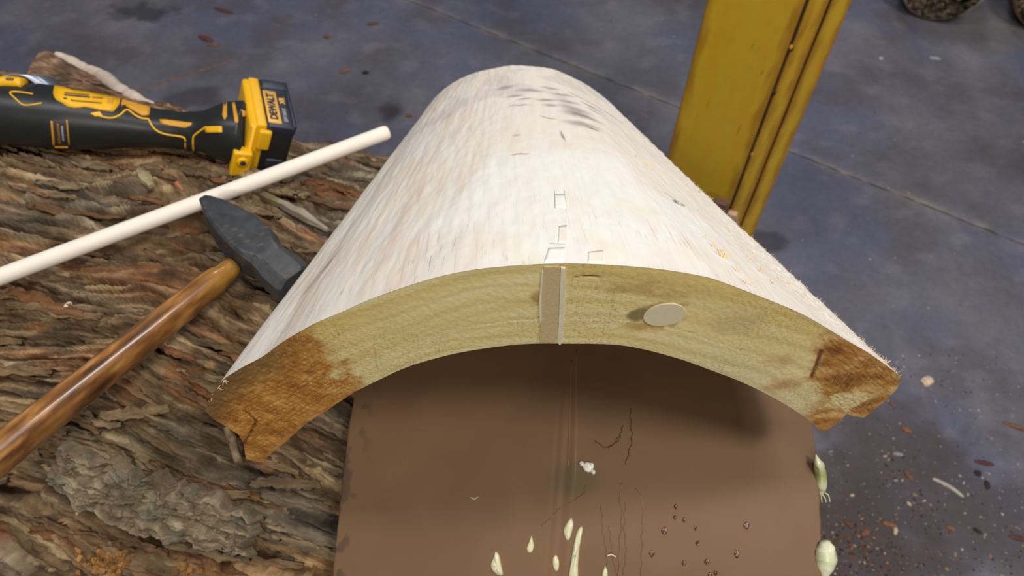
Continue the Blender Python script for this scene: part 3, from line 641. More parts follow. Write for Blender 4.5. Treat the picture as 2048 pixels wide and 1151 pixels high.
for px, py, sz in [(1300, 337, .012), (1285, 325, .010), (1275, 315, .006), (1320, 355, .006), (1378, 370, .008), (1400, 387, .010), (1437, 400, .014), (1405, 475, .008), (1428, 495, .012), (1448, 517, .014), (1462, 490, .009), (1495, 515, .014), (1475, 545, .013),
                   (1522, 545, .013), (1496, 570, .012), (1545, 568, .013), (1440, 505, .009), (1560, 560, .008), (1600, 590, .008), (1580, 570, .007), (1488, 440, .013), (1455, 413, .008), (1735, 690, .011), (1770, 725, .008), (1420, 400, .007), (1725, 680, .012), (1368, 338, .007), (1345, 318, .006), (1268, 245, .007), (1275, 255, .007), (1290, 262, .006), (1300, 275, .006), (1212, 195, .008), (1318, 292, .006)]:
    put_splinter(px, py, sz)
for k in range(46):                       # finer ones scattered over the rough right side
    t = rs.random(); px = 1240 + t * 520 + rs.uniform(-60, 0); py = 250 + t * 430 + rs.uniform(0, 30); put_splinter(px, py, rs.uniform(0.003, 0.006))
for k in range(9):                        # frayed fibres on the left lower corner
    t = rs.random(); put_splinter(414 + t * 40, 812 - t * 62, rs.uniform(0.003, 0.007))
def fuzz():
    V, Fc = [], []
    for side, u0, u1 in ((1, 0.955, 0.998), (0, 0.003, 0.03)):
        for k in range(520 if side else 200):
            u = rs.uniform(u0, u1) * (NU - 1); v = rs.random() ** 1.3; i = int(u); p = C0[i] * (1 - v) + FO[i] * v
            d = np.array([(1 if side else -1) * rs.uniform(0.2, 1), rs.uniform(-0.3, 1.0), rs.uniform(0.0, 0.8)]); d = unit(d) * rs.uniform(0.001, 0.0045); w_ = unit(np.cross(d, (rs.random(), rs.random(), rs.random()))) * 0.0002
            o = len(V); V += [p - w_, p + w_, p + d * 0.6 + w_ * 0.5, p + d, p + d * 0.6 - w_ * 0.5]; Fc.append((o, o + 1, o + 2, o + 3, o + 4))
    o = mesh('fibre_fuzz', V, Fc, M['splinter'], SLAB, False); o['kind'] = 'stuff'
fuzz()

# ------------------------------------------------------------------ cardboard sheet draped over the log
CARD = empty('cardboard_sheet', (0.06, 0.3, 1.2), 'brown cardboard sheet draped over the log below the arch, spotted with glue drips', 'cardboard')
def card_z(x, y):
    d = (y - LOGC[1]) * math.cos(PSI) + x * math.sin(PSI)
    return LOGC[2] + np.sqrt(np.maximum((LOG_R + 0.024) ** 2 - d * d, 0.001))
def card_edge(px, py):
    d = ray(px, py); lo, hi = 0.3, 1.2
    for _ in range(60):
        m = (lo + hi) / 2; p = CAM + d * m / F
        if p[2] > card_z(p[0], p[1]): lo = m
        else: hi = m
    return CAM + d * lo / F
def build_card():
    l0, l1 = card_edge(708, 792), card_edge(667, 1148); r0, r1 = card_edge(1628, 868), card_edge(1643, 1148)
    y = np.linspace(0.10, 0.60, 260); u = np.linspace(0, 1, 320)
    xl = l1[0] + (l0[0] - l1[0]) * (y - l1[1]) / (l0[1] - l1[1]); xr = r1[0] + (r0[0] - r1[0]) * (y - r1[1]) / (r0[1] - r1[1])
    X = xl[None] * (1 - u[:, None]) + xr[None] * u[:, None]; Y = np.tile(y, (len(u), 1))
    X = X + (0.0012 * fbm(Y * 40, 0 * Y, 3, 3)) * ((u < 0.002) | (u > 0.998))[:, None]
    Z = card_z(X, Y)
    uc = 0.478; crease = -0.0007 * np.exp(-((U_ := (u - uc)) / 0.006) ** 2) + 0.0004 * np.exp(-((u - uc - 0.016) / 0.004) ** 2) - 0.0004 * np.exp(-((u - uc + 0.02) / 0.005) ** 2)
    Z = Z + crease[:, None] + 0.0012 * fbm(X * 8, Y * 8, 3, 9)
    top = np.stack([X, Y, Z], -1); c = np.tile(lin(116, 87, 61), top.shape[:2] + (1,))
    c = mix(c, lin(105, 78, 56), sstep(-0.2, 0.5, fbm(X * 9, Y * 9, 4, 19)) * 0.5)
    c = mix(c, lin(118, 84, 62), np.exp(-((u - uc + 0.004) / 0.014) ** 2)[:, None] * 0.5 * np.ones_like(X))
    c = mix(c, lin(80, 58, 48), sstep(0.30, 0.5, fbm(X * 60, Y * 60, 3, 29)) * sstep(0.07, 0.0, u)[:, None] * 0.8)
    c = mix(c, lin(90, 78, 50), sstep(1, 0.4, np.hypot((X - card_edge(1150, 955)[0]) / .03, (Y - card_edge(1150, 955)[1]) / .018)) * 0.7)
    bot = top - np.array([0, 0, 0.004]); n, m = X.shape; V = np.vstack([top.reshape(-1, 3), bot.reshape(-1, 3)]); k = n * m
    Fc = np.vstack([gfaces(n, m), gfaces(n, m, k, True)]); rim = np.array([i * m for i in range(n)] + [(n - 1) * m + j for j in range(1, m)] + [i * m + m - 1 for i in range(n - 2, -1, -1)] + [j for j in range(m - 2, 0, -1)])
    nx = np.roll(rim, -1); Fc = np.vstack([Fc, np.stack([rim, rim + k, nx + k, nx], -1)])
    return mesh('sheet', V, Fc, M['card'], CARD, True, np.vstack([c.reshape(-1, 3)] * 2))
SHEET = build_card(); CARDB = bvh_of(SHEET)
def dome(name, outline, b, m, parent, hgt, n=28, seed=0, col=None):
    """a drop: outline on the surface, domed upward"""
    P = resample(bez(list(outline) + [outline[0]], 80), n + 1)[:-1]; c = P.mean(0); rings = []
    for k in (1.0, 0.96, 0.82, 0.6, 0.35, 0.08):
        r = []
        for q in c + (P - c) * k:
            p, nn = cast(b, *q)
            if p is None: p, nn = cast(b, *c)
            r.append(p + nn * (hgt * math.sqrt(max(0, 1 - k * k)) * (1 + 0.25 * math.sin(q[0] * 1.7 + q[1] * 1.1 + seed)) - (0.0006 if k == 1.0 else 0)))
        rings.append(np.array(r))
    return loft(name, rings, m, parent, True, col=(np.tile(col, (n * 6, 1)) if col is not None else None))
for k, (pts, hgt) in enumerate([([(991, 1101), (998, 1108), (1003, 1130), (1006, 1149), (996, 1149), (985, 1140), (981, 1128), (986, 1115)], .0035),
                 ([(1063, 1069), (1066, 1080), (1068, 1092), (1063, 1104), (1056, 1104), (1053, 1095), (1058, 1082)], .0025),
                 ([(1143, 1034), (1147, 1046), (1144, 1062), (1138, 1079), (1132, 1078), (1127, 1060), (1134, 1044)], .002),
                 ([(1112, 1108), (1118, 1120), (1117, 1138), (1111, 1141), (1106, 1130), (1106, 1115)], .002),
                 ([(1163, 1050), (1166, 1053), (1160, 1090), (1156, 1130), (1155, 1160), (1138, 1160), (1142, 1120), (1149, 1080), (1156, 1058)], .0032),
                 ([(1210, 1130), (1215, 1140), (1214, 1158), (1204, 1158), (1205, 1142)], .0028)]):
    tag(dome('glue_drop', pts, CARDB, M['glue'], CARD, hgt, seed=k), 'pale dried glue drip')
for k, (x, y, r) in enumerate([(1175, 935, 12), (1186, 944, 6), (1163, 927, 6), (1182, 932, 8)]):
    dome('glue_crumb', [(x - r, y - r * .4), (x - r * .2, y - r), (x + r * .7, y - r * .6), (x + r * .5, y + r * .7), (x - r * .5, y + r * .5)], CARDB, M['patch'], CARD, 0.004, 16, k)
for k, (x, y, r) in enumerate([(1493, 1050, 8), (1473, 1107, 7), (1413, 1122, 7), (1350, 1034, 5), (1368, 1039, 5), (1391, 1055, 4.5), (1329, 1061, 9), (1368, 1126, 6), (1303, 1105, 7), (1431, 1145, 5), (1420, 1150, 6), (1395, 1085, 6), (1351, 1012, 5)]):
    tag(dome('resin_drop', [(x - r * .8, y), (x - r * .3, y - r * (.9 + .3 * math.sin(k * 2.1))), (x + r * .6, y - r * .8), (x + r * (.7 + .2 * math.sin(k)), y + r * .2), (x + r * .1, y + r * (1.1 + .3 * math.sin(k * 1.7))), (x - r * .5, y + r * .6)], CARDB, M['resin'], CARD, 0.0009, 18, k), 'glossy amber resin drop')
wig = lambda pts, a, s: [(p[0] + a * math.sin(i * 1.3 + s), p[1]) for i, p in enumerate(resample(np.array(pts, float), 26))]
for k, pts in enumerate([[(1260, 815), (1262, 850), (1264, 880), (1250, 930)], [(1245, 850), (1238, 880), (1215, 895)], [(1188, 880), (1210, 895), (1226, 890), (1240, 868)], [(1202, 1010), (1205, 1060), (1212, 1100), (1214, 1130)],
                         [(1245, 965), (1238, 990), (1244, 1030), (1238, 1090), (1236, 1150)], [(1272, 975), (1285, 1000), (1284, 1050), (1283, 1110), (1282, 1150)], [(1250, 1005), (1248, 1060), (1252, 1100), (1246, 1150)], [(1120, 1015), (1100, 1035), (1082, 1050)], [(1170, 970), (1168, 985), (1140, 1005), (1128, 1012)], [(1218, 1050), (1222, 1090), (1228, 1130), (1236, 1160)]]):
    line_on('glue_thread', wig(pts, 1.6, k), CARDB, 0.0003, M['thread'] if k > 2 else M['scuff'], CARD, 40, 0.0001, 6, lambda t, k=k: 0.6 + 0.7 * np.abs(np.sin(t * 60 + k)))
line_on('pale_fibre', [(1214, 1110), (1222, 1107), (1232, 1112)], CARDB, 0.0006, M['glue'], CARD, 10, 0.002)
line_on('pale_fibre', [(941, 993), (948, 998), (956, 993)], CARDB, 0.0004, M['glue'], CARD, 10, 0.0004)
for pts in ([(1153, 700), (1152, 800), (1151, 900), (1150, 960)], [(1143, 720), (1140, 830), (1137, 930)]):
    line_on('score_line', pts, CARDB, 0.0004, material('score_ridge', lin(150, 112, 82), 0.5), CARD, 30, 0.0002)
# glue blobs squeezed over the right edge
def edge_blob(name, pts, d, rad, m, cols, label):
    P = bez([depth_at(px, py, d + dd) for px, py, dd in pts], 26); R_ = np.interp(np.linspace(0, 1, 26), np.linspace(0, 1, len(rad)), rad)
    rings = tube_rings(P, R_, 14); V = [r + 0.0012 * np.stack([fbm(r[:, 2] * 160, r[:, 0] * 160, 2, 3)] * 3, -1) for r in rings]
    tt = np.repeat(np.linspace(0, 1, 26), 14); c = mix(np.tile(cols[0], (len(tt), 1)), cols[1], 0.5 + 0.5 * np.sin(tt * 9))
    tag(loft(name, V, m, CARD, True, col=c), label)
de = float(((card_edge(1632, 940) - CAM) @ RM)[2])
edge_blob('glue_blob', [(1632, 907, 0), (1636, 925, 0), (1640, 945, 0.002), (1643, 970, 0.002), (1640, 990, 0.004)], de - 0.004, [0.001, 0.0042, 0.0055, 0.005, 0.0015], M['glue_edge'], (lin(150, 152, 96), lin(206, 206, 170)), 'greenish glue blob on the cardboard edge')
de2 = float(((card_edge(1640, 1110) - CAM) @ RM)[2])
edge_blob('glue_blob', [(1647, 1082, 0), (1651, 1095, 0), (1652, 1115, 0), (1649, 1135, 0), (1645, 1160, 0)], de2, [0.003, 0.0075, 0.0085, 0.007, 0.002], M['glue_edge'], (lin(204, 206, 168), lin(220, 220, 190)), 'pale glue blob low on the cardboard edge')
for a, b_, c_ in (((1650, 985), (1657, 990), (1660, 1003)), ((1645, 988), (1650, 996), (1652, 1004)), ((1661, 1112), (1666, 1116), (1671, 1121)), ((1642, 990), (1643, 998), (1644, 1004))):
    tube('glue_whisker', bez([depth_at(*a, de), depth_at(*b_, de), depth_at(*c_, de)], 8), np.linspace(0.0011 if a[1] > 1100 else 0.0006, 0.0004, 8), M['glue'], CARD, 6)

# ------------------------------------------------------------------ long pale dowel
def build_dowel():
    A = depth_at(-170, 553 + 170 * 0.375, 0.717); A0 = depth_at(0, 553, 0.735); B = depth_at(778, 263, 0.875)
    d = unit(B - A0); A = A0 - d * 0.22; L = np.linalg.norm(B - A)
    t = np.r_[0, 0.002, np.linspace(0.004, L - 0.006, 40), L - 0.003, L - 0.001, L - 0.0001]; r = np.full(len(t), 0.0086); r[0] = 0.0075; r[1] = 0.0084; r[-3] = 0.0080; r[-2] = 0.0068; r[-1] = 0.004
    root = empty('wooden_dowel', A0, 'long thin pale wooden dowel lying over the log under the hammer head', 'dowel')
    tube('rod', A + t[:, None] * d, r, M['dowel'], root, 40)
build_dowel()

# ------------------------------------------------------------------ hammer
def build_hammer():
    T, Pp, E = depth_at(400, 384, 0.755), depth_at(588, 546, 0.712), depth_at(0, 897, 0.59)
    eye = depth_at(474, 500, 0.733)
    root = empty('cross_peen_hammer', eye, 'hammer with blackened steel wedge head and glossy brown wooden handle leaning against the slab', 'hammer')
    p = unit(Pp - T); hd = E - eye; n = unit(np.cross(p, hd)); n = n if n @ (CAM - eye) > 0 else -n
    q = unit(np.cross(n, p)); q = q if q @ hd > 0 else -q
    L = np.linalg.norm(Pp - T)
    ts = [0, .015, .06, .16, .30, .44, .56, .64, .70, .76, .84, .93, .985, 1.0]
    wd = [.0025, .0042, .0070, .0125, .0175, .0205, .0215, .0205, .0180, .0180, .0200, .0200, .0195, .0170]
    hh = [.0120, .0145, .0165, .0180, .0190, .0195, .0195, .0195, .0190, .0190, .0195, .0195, .0190, .0170]
    ch = [.3, .2, .15, .12, .12, .12, .13, .2, .4, .48, .48, .48, .48, .5]
    cent = T - n * 0.019
    tt = np.linspace(0, 1, 60); W = np.interp(tt, ts, wd); Hh = np.interp(tt, ts, hh); Ch = np.interp(tt, ts, ch); rings = []
    for k in range(60):
        w_, h_, c_ = W[k], Hh[k], Ch[k]; cw = c_ * min(w_, h_)
        pts = [(w_, h_ - cw), (w_ - cw, h_), (-(w_ - cw), h_), (-w_, h_ - cw), (-w_, -(h_ - cw)), (-(w_ - cw), -h_), (w_ - cw, -h_), (w_, -(h_ - cw))]
        ring = resample(np.array(pts + [pts[0]]), 41)[:-1]
        rings.append(cent + p * L * tt[k] + ring[:, :1] * q + ring[:, 1:] * n)
    V = np.vstack(rings); s = np.repeat(tt, 40); ww = np.tile(np.arange(40), 60)
    c = mix(np.tile(lin(54, 57, 62), (len(V), 1)), lin(74, 76, 79), 0.5 + 0.5 * fbm(s * 9, ww * 0.3, 3, 5))
    c = mix(c, lin(110, 110, 112), sstep(0.70, 0.74, s) * 0.35); c = mix(c, lin(120, 104, 84), sstep(0.55, 0.8, fbm(s * 30, ww * 0.6, 3, 9)) * 0.6)
    o = loft('head', rings, M['iron'], root, False, col=c); tag(o, 'blackened steel head with tapered peen')
    # bright worn rims along the upper edges of the head
    for off, sg in ((8, 1), (0, 1)):
        pass
    start = eye + q * 0.008 - n * 0.019; end = E + unit(E - eye) * 0.10
    pl = unit(end - start); N_ = 70; ks = np.linspace(0, 1, N_); P = start + (end - start) * ks[:, None]
    r = np.interp(ks, [0, .045, .06, .10, .45, .8, 1], [.0100, .0105, .0128, .0136, .0142, .0152, .0158])
    rings = []
    for k in range(N_):
        a = np.linspace(0, 2 * math.pi, 32, endpoint=False); sd = unit(np.cross(pl, n)); nn = np.cross(sd, pl); nn = nn if nn @ n > 0 else -nn
        rings.append(P[k] + r[k] * (np.cos(a)[:, None] * sd * 0.98 + np.sin(a)[:, None] * nn * 1.12))
    x = np.repeat(ks, 32); aa = np.tile(np.linspace(0, 2 * math.pi, 32, endpoint=False), N_)
    c = pal([(0, lin(62, 38, 22)), (0.45, lin(120, 78, 40)), (0.8, lin(160, 110, 56)), (1, lin(188, 140, 82))], np.clip(0.5 + 0.5 * fbm(x * 7, np.cos(aa) * 2.2 + np.sin(aa), 3, 15) + 0.25 * fbm(x * 16, np.sin(aa) * 12 + np.cos(aa) * 7, 3, 25), 0, 1))
    c = mix(c, lin(172, 126, 52), sstep(0.14, 0.06, x) * 0.6); c = mix(c, lin(88, 66, 56), sstep(0.2, 0.6, fbm(x * 5, np.cos(aa), 3, 35)) * 0.4)
    tag(loft('handle', rings, M['handle'], root, True, col=c), 'glossy brown varnished handle')
build_hammer()

# ------------------------------------------------------------------ cordless angle grinder lying on the log
def build_grinder():
    O = log_hit(452, 264, 0.042); A = log_hit(60, 234, 0.038)
    X = unit(O - A); Zc = unit(log_norm(log_sb(O)[1])); Zc = unit(0.55 * Zc + 0.45 * UPV); Z = unit(Zc - (Zc @ X) * X); Y = np.cross(Z, X)
    if Y[1] < 0: Y = -Y
    root = empty('cordless_grinder', O - Z * 0.045, 'black and yellow cordless angle grinder lying on its side on the log', 'power tool')
    def W3(x, y, z): return O + X * x + Y * y + Z * z
    # motor housing and handle: stations (x, half y, half z, y shift, z shift, squareness)
    st = [(-.335, .030, .030, 0, .006, 2.4), (-.32, .036, .034, 0, .006, 2.4), (-.29, .038, .036, 0, .005, 2.3), (-.262, .0375, .036, 0, .004, 2.2), (-.255, .0385, .0375, 0, .004, 2.2), (-.22, .0385, .0375, 0, .003, 2.2), (-.17, .0375, .0365, 0, .002, 2.2), (-.14, .034, .033, 0, .001, 2.2),
          (-.11, .029, .028, 0, 0, 2.3), (-.08, .0255, .0235, 0, -.002, 2.4), (-.05, .0245, .0225, 0, -.002, 2.5), (-.025, .0255, .024, 0, -.001, 2.6), (-.012, .031, .030, 0, 0, 2.8), (0, .035, .034, 0, 0, 2.8), (.012, .038, .036, 0, 0, 2.8), (.026, .039, .037, 0, 0, 2.8)]
    S_ = np.array(st); S_[:, 1:3] *= np.interp(S_[:, 0], [-.2, -.12, -.05, 0], [.94, .90, .86, .93])[:, None]; xs = np.linspace(-.335, .026, 110); cols = [np.interp(xs, S_[:, 0], S_[:, k]) for k in range(1, 6)]
    for k in range(5): cols[k] = np.convolve(np.pad(cols[k], 2, 'edge'), np.ones(5) / 5, 'valid')
    q = 56; a = np.linspace(0, 2 * math.pi, q, endpoint=False); rings = []
    for k, x in enumerate(xs):
        ry, rz, sy, sz, e = [c[k] for c in cols]; ca, sa = np.cos(a), np.sin(a)
        yy = np.sign(ca) * np.abs(ca) ** (2 / e) * ry + sy; zz = np.sign(sa) * np.abs(sa) ** (2 / e) * rz + sz
        rings.append(np.array([W3(x, yy[i], zz[i]) for i in range(q)]))
    body = loft('housing', rings, M['black_plastic'], root, True); B = bvh_of(body)
    tag(body, 'black housing')
    Kv = unit(CAM - O); Jv = -RM[:, 1]; Jv = unit(Jv - (Jv @ Kv) * Kv); Iv = np.cross(Jv, Kv)
    ka = -0.16; X2 = unit(math.sqrt(1 - ka * ka) * Iv - 0.05 * Jv + ka * Kv); mv = unit(Kv - (Kv @ X2) * X2); jv = np.cross(mv, X2); th = math.radians(39)
    Y2 = -math.cos(th) * mv + math.sin(th) * jv; Z2 = math.sin(th) * mv + math.cos(th) * jv      # the battery foot is rolled towards the viewer
    Xf, Yf, Zf = X, Y, Z; KX = unit(Kv - (Kv @ X) * X); JX = np.cross(KX, X)
    X, Y, Z = X2, Y2, Z2; O0 = O; O = O + jv * 0.010 - X2 * 0.005
    Rm = mat4((0, 0, 0), X, Y, Z)
    def bx(name, lo, hi, m, bev=0.004, parent=root, seg=3):
        c = [(l + h_) / 2 for l, h_ in zip(lo, hi)]; return box(name, [h_ - l for l, h_ in zip(lo, hi)], Matrix.Translation(W3(*c)) @ Rm, m, parent, bev, seg, True)
    # yellow collar + battery
    collar = bx('battery_collar', (.021, -.043, -.036), (.031, .044, .036), M['yellow_plastic'], .005)
    tag(collar, 'yellow collar')
    bx('collar_rib', (.028, -.042, -.032), (.040, .045, .0375), M['yellow_plastic'], .003, collar)
    bx('collar_foot', (.008, -.053, -.034), (.029, -.039, .002), M['yellow_plastic'], .003, collar)
    c0 = W3(.019, -.0530, -.010); t8 = np.linspace(0, 2 * math.pi, 20, endpoint=False)
    loft('screw_boss', [np.array([c0 + X * r * math.cos(i) + Z * r * math.sin(i) + Y * dy for i in t8]) for r, dy in ((.0065, .004), (.0065, -.0015), (.0055, -.0025), (.003, -.0025))], M['yellow_plastic'], collar)
    loft('screw', [np.array([c0 + X * r * math.cos(i) + Z * r * math.sin(i) + Y * dy for i in t8]) for r, dy in ((.0032, .001), (.0032, -.0032), (.0028, -.0034))], M['ink'], collar)
    bat = bx('battery', (.037, -.042, -.036), (.071, .043, .034), M['black_plastic'], .005, root)
    tag(bat, 'black battery pack with yellow label')
    bx('battery_top', (.040, -.042, .026), (.072, .044, .0375), M['black_blue_sheen'], .003, bat)
    bx('battery_latch', (.046, -.0450, -.024), (.066, -.041, -.010), M['black_blue_sheen'], .002, bat)
    bx('yellow_clip', (.032, -.0465, .004), (.046, -.039, .031), M['yellow_plastic'], .003, collar)
    bx('label', (.0415, -.036, .0365), (.0565, .022, .0382), M['label_yellow'], .0005, bat, 1)
    bx('label_strip', (.0570, -.036, .0365), (.0665, .022, .0380), M['ink'], .0004, bat, 1)
    bx('battery_lip', (.0675, -.041, .030), (.0725, .042, .0395), M['black_blue_sheen'], .002, bat)
    bx('battery_lip', (.0400, .026, .030), (.0710, .042, .0395), M['black_blue_sheen'], .003, bat)
    def text(name, body_, size, x, y, z, m, parent, bold=0.0):
        cu = bpy.data.curves.new(name, 'FONT'); cu.body = body_; cu.size = size; cu.extrude = 0.0002; cu.offset = bold; cu.align_x = 'CENTER'; cu.align_y = 'CENTER'
        ob = bpy.data.objects.new(name, cu); COL.objects.link(ob); bpy.context.view_layer.update(); dg = bpy.context.evaluated_depsgraph_get(); me = bpy.data.meshes.new_from_object(ob.evaluated_get(dg)); bpy.data.objects.remove(ob); bpy.data.curves.remove(cu)
        me.name = name; me.transform(mat4(W3(x, y, z), Y, -X, Z)); me.materials.clear(); me.materials.append(m); return link(bpy.data.objects.new(name, me), parent)
    text('label_text', 'DEWALT', 0.0115, .0490, -.007, .0384, M['ink'], bat, 0.0006)
    text('label_text', '20V MAX', 0.0062, .0620, -.020, .0382, M['pale_print'], bat, 0.0001)
    text('label_text', 'XR', 0.0085, .0620, .006, .0382, M['label_yellow'], bat, 0.0003)
    # features that follow the housing surface
    def patch(name, pts, m, th=0.0012, parent=root): return drape(name, pts, B, m, parent, th, 12, 0.003)
    def stripe(pts, r=0.0011, m=None, parent=root): return line_on('accent_line', bez(pts, 60), B, r, m or M['yellow_plastic'], parent, 44, 0.0002, 8)
    lab = patch('top_plate', [(108, 175), (113, 171), (140, 170), (190, 177), (236, 187), (243, 196), (240, 208), (228, 224), (205, 221), (170, 214), (152, 217), (135, 214), (124, 206), (110, 199), (106, 190)], M['yellow_plastic'], 0.0022)
    tag(lab, 'yellow name plate on the housing')
    LB = bvh_of(lab)
    for k, (x0, y0, x1, y1, m) in enumerate([(127, 188, 182, 197, 'ink'), (184, 193, 206, 199, 'ink_red'), (127, 195, 134, 199, 'ink'), (140, 199, 205, 208, 'ink_soft'), (128, 184, 180, 190, 'ink_soft')]):
        d_ = drape('plate_print', [(x0, y0), (x1, y0 + (x1 - x0) * .09), (x1, y0 + (x1 - x0) * .09 + 3), (x0, y0 + 3)], LB, M[m], lab, 0.0003, 6, 0.0004)
    patch('plate_grip', [(216, 196), (227, 197), (226, 212), (215, 211)], M['orange_plastic'], 0.0030, lab)
    patch('switch_slide', [(244, 196), (256, 198), (272, 206), (300, 210), (301, 218), (299, 230), (285, 232), (268, 222), (252, 212), (242, 212)], M['orange_plastic'], 0.0022)
    patch('handle_insert', [(318, 239), (330, 239), (385, 246), (381, 252), (370, 256), (340, 251), (322, 247)], M['orange_plastic'], 0.0008)
    patch('rear_pad', [(408, 253), (444, 252), (445, 265), (412, 265)], M['yellow_plastic'], 0.0012)
    stripe([(182, 227), (200, 232), (222, 236), (240, 230), (254, 219), (270, 230), (285, 237), (297, 238), (302, 248), (312, 260), (330, 268), (362, 273), (370, 278), (371, 297)])
    stripe([(412, 254), (400, 262), (388, 272), (386, 285), (387, 300)])
    patch('accent_wedge', [(182, 226), (200, 223), (206, 232), (190, 233)], M['yellow_plastic'], 0.001)
    stripe([(66, 188), (40, 184), (20, 185), (32, 198), (45, 209), (60, 210), (84, 206)], 0.0009)
    badge = patch('badge', [(103, 238), (133, 238), (138, 294), (108, 294)], M['ink'], 0.0010)
    BB = bvh_of(badge)
    for pts in ([(103, 238), (133, 238)], [(133, 238), (138, 294)], [(138, 294), (108, 294)], [(108, 294), (103, 238)]):
        line_on('badge_frame', pts, BB, 0.0013, M['orange_plastic'], badge, 16, 0.0, 8)
    line_on('badge_print', [(116, 247), (120, 288)], BB, 0.0016, M['ink_soft'], badge, 14, 0.0, 6); line_on('badge_print', [(124, 252), (127, 282)], BB, 0.0010, M['pale_print'], badge, 14, 0.0, 6)
    patch('foot_button', [(484, 221), (493, 221), (494, 232), (485, 233)], M['label_yellow'], 0.0015)
    patch('vent', [(464, 205), (470, 205), (477, 240), (476, 246), (470, 246)], M['orange_plastic'], 0.0010)
    patch('vent', [(448, 203), (454, 200), (454, 232), (449, 240), (445, 232)], M['orange_plastic'], 0.0010)
    # gear head, steel guard and yellow lever at the left (frame of the housing)
    X, Y, Z = Xf, Yf, Zf; O = O0; Rm = mat4((0, 0, 0), Xf, KX, JX)
    def G3(x, k, j): return O + Xf * x + KX * k + JX * j
    box('gear_head', (.10, .058, .058), Matrix.Translation(G3(-.335, 0, .002)) @ Rm, M['black_plastic'], root, .014, 4, True)
    px_x = lambda px: float(np.interp(px, GX, GT))
    GT = np.linspace(-.40, 0, 60); GX = np.array([proj(G3(t, 0, 0))[0] for t in GT]); sc = lambda px: F / float(((G3(px_x(px), 0, 0) - CAM) @ RM)[2])
    cy = lambda px: float(proj(G3(px_x(px), 0, 0))[1])
    rings = []
    for px, py in resample(bez([(-60, 175), (-20, 164), (12, 150), (32, 145), (58, 147), (76, 158), (88, 168), (101, 172)], 60), 40):
        j = (cy(px) - py) / sc(px); x = px_x(px); rings.append(np.array([G3(x, .006, j - .0060), G3(x, .009, j - .0045), G3(x, -.045, j), G3(x, -.045, j - .002)]))
    loft('steel_guard', rings, M['steel'], root, True)
    rings = []
    for px, py, hp in [(-60, 196, 22), (-20, 186, 22), (0, 176, 22), (14, 170, 22), (35, 168, 21), (58, 169, 20), (64, 171, 18), (67, 175, 10)]:
        j = (cy(px) - py) / sc(px); hj = hp / sc(px) / 2; x = px_x(px); rings.append(np.array([G3(x, .0, j - hj), G3(x, .020, j - hj), G3(x, .024, j - hj * .6), G3(x, .022, j + hj * .7), G3(x, .018, j + hj), G3(x, -.002, j + hj)]))
    lv = loft('guard_lever', rings, M['yellow_plastic'], root, True)
    for px, py in ((8, 172), (47, 164)):
        j = (cy(px) - py) / sc(px); box('lever_slot', (.009, .004, .0036), Matrix.Translation(G3(px_x(px), .0215, j)) @ Rm, M['ink_soft'], lv, .0008, 1, False)
build_grinder()

# ------------------------------------------------------------------ loose bark, twig, crumbs on the log
def loose_bark():
    p0, p1 = log_hit(112, 925, 0.012), log_hit(505, 1088, 0.012); s0, b0 = log_sb(p0); s1, b1 = log_sb(p1)
    root = empty('loose_bark_strip', (p0 + p1) / 2, 'broad grey strip of loose bark lying on the log at the lower left', 'bark')
    n, m = 260, 70; U, Vv = np.meshgrid(np.linspace(0, 1, n), np.linspace(-1, 1, m), indexing='ij')
    hw = 0.026 * (0.55 + 0.55 * np.sin(np.pi * np.clip(U * 0.86 + 0.10, 0, 1)) ** 0.6) * (1 + 0.18 * fbm(U * 9, np.sign(Vv) * 2 + 0 * U, 3, 5))
    U2 = U + 0.04 * noise(Vv * 2.5, U * 0, 9) * (np.abs(U - 0.5) > 0.4)
    S = s0 + (s1 - s0) * U2; Bc = b0 + (b1 - b0) * U2 - 0.006 * np.sin(U * 5); Bb = Bc + Vv * hw
    Lm = float(np.linalg.norm(p1 - p0)); la = U * Lm; lb = Vv * 0.026
    wv = lb + 0.004 * fbm(la * 9, lb * 20, 3, 71)
    f1, f2, i2, _, _ = voronoi(la / 0.05 + 0.5 * fbm(la * 20, wv * 80, 3, 72), wv / 0.009 + 0.35 * fbm(la * 60, wv * 120, 3, 73), 74)
    h = 0.0050 * (i2 - 0.5) - 0.0055 * sstep(0.22, 0.0, f2 - f1) + 0.0050 * fbm(la * 26, wv * 90, 4, 77, 0.62) + 0.0022 * fbm(la * 150, wv * 260, 3, 78)
    rag = 1 + 0.22 * fbm(la * 40, np.sign(Vv) * 4, 4, 79); Bb = Bc + Vv * hw * rag
    top = (0.016 + h + 0.004 * (1 - Vv ** 2)) * sstep(1.0, 0.86, np.abs(Vv)) ** 0.5 * (sstep(0, 0.02, U) * sstep(1, 0.98, U)) ** 0.5
    V = log_surf(S, Bb, top + 0.002)
    t = np.clip(0.5 + 0.45 * fbm(la * 50, wv * 120, 5, 81) + 0.25 * (i2 - 0.5), 0, 1)
    c = pal([(0, lin(84, 70, 54)), (0.5, lin(118, 103, 83)), (1, lin(160, 145, 119))], t); c = mix(c, lin(104, 112, 100), sstep(0.3, 0.7, fbm(la * 30, wv * 40, 3, 83)) * 0.4)
    mesh('strip', V.reshape(-1, 3), gfaces(n, m, flip=True), M['bark'], root, True, c.reshape(-1, 3))
loose_bark()
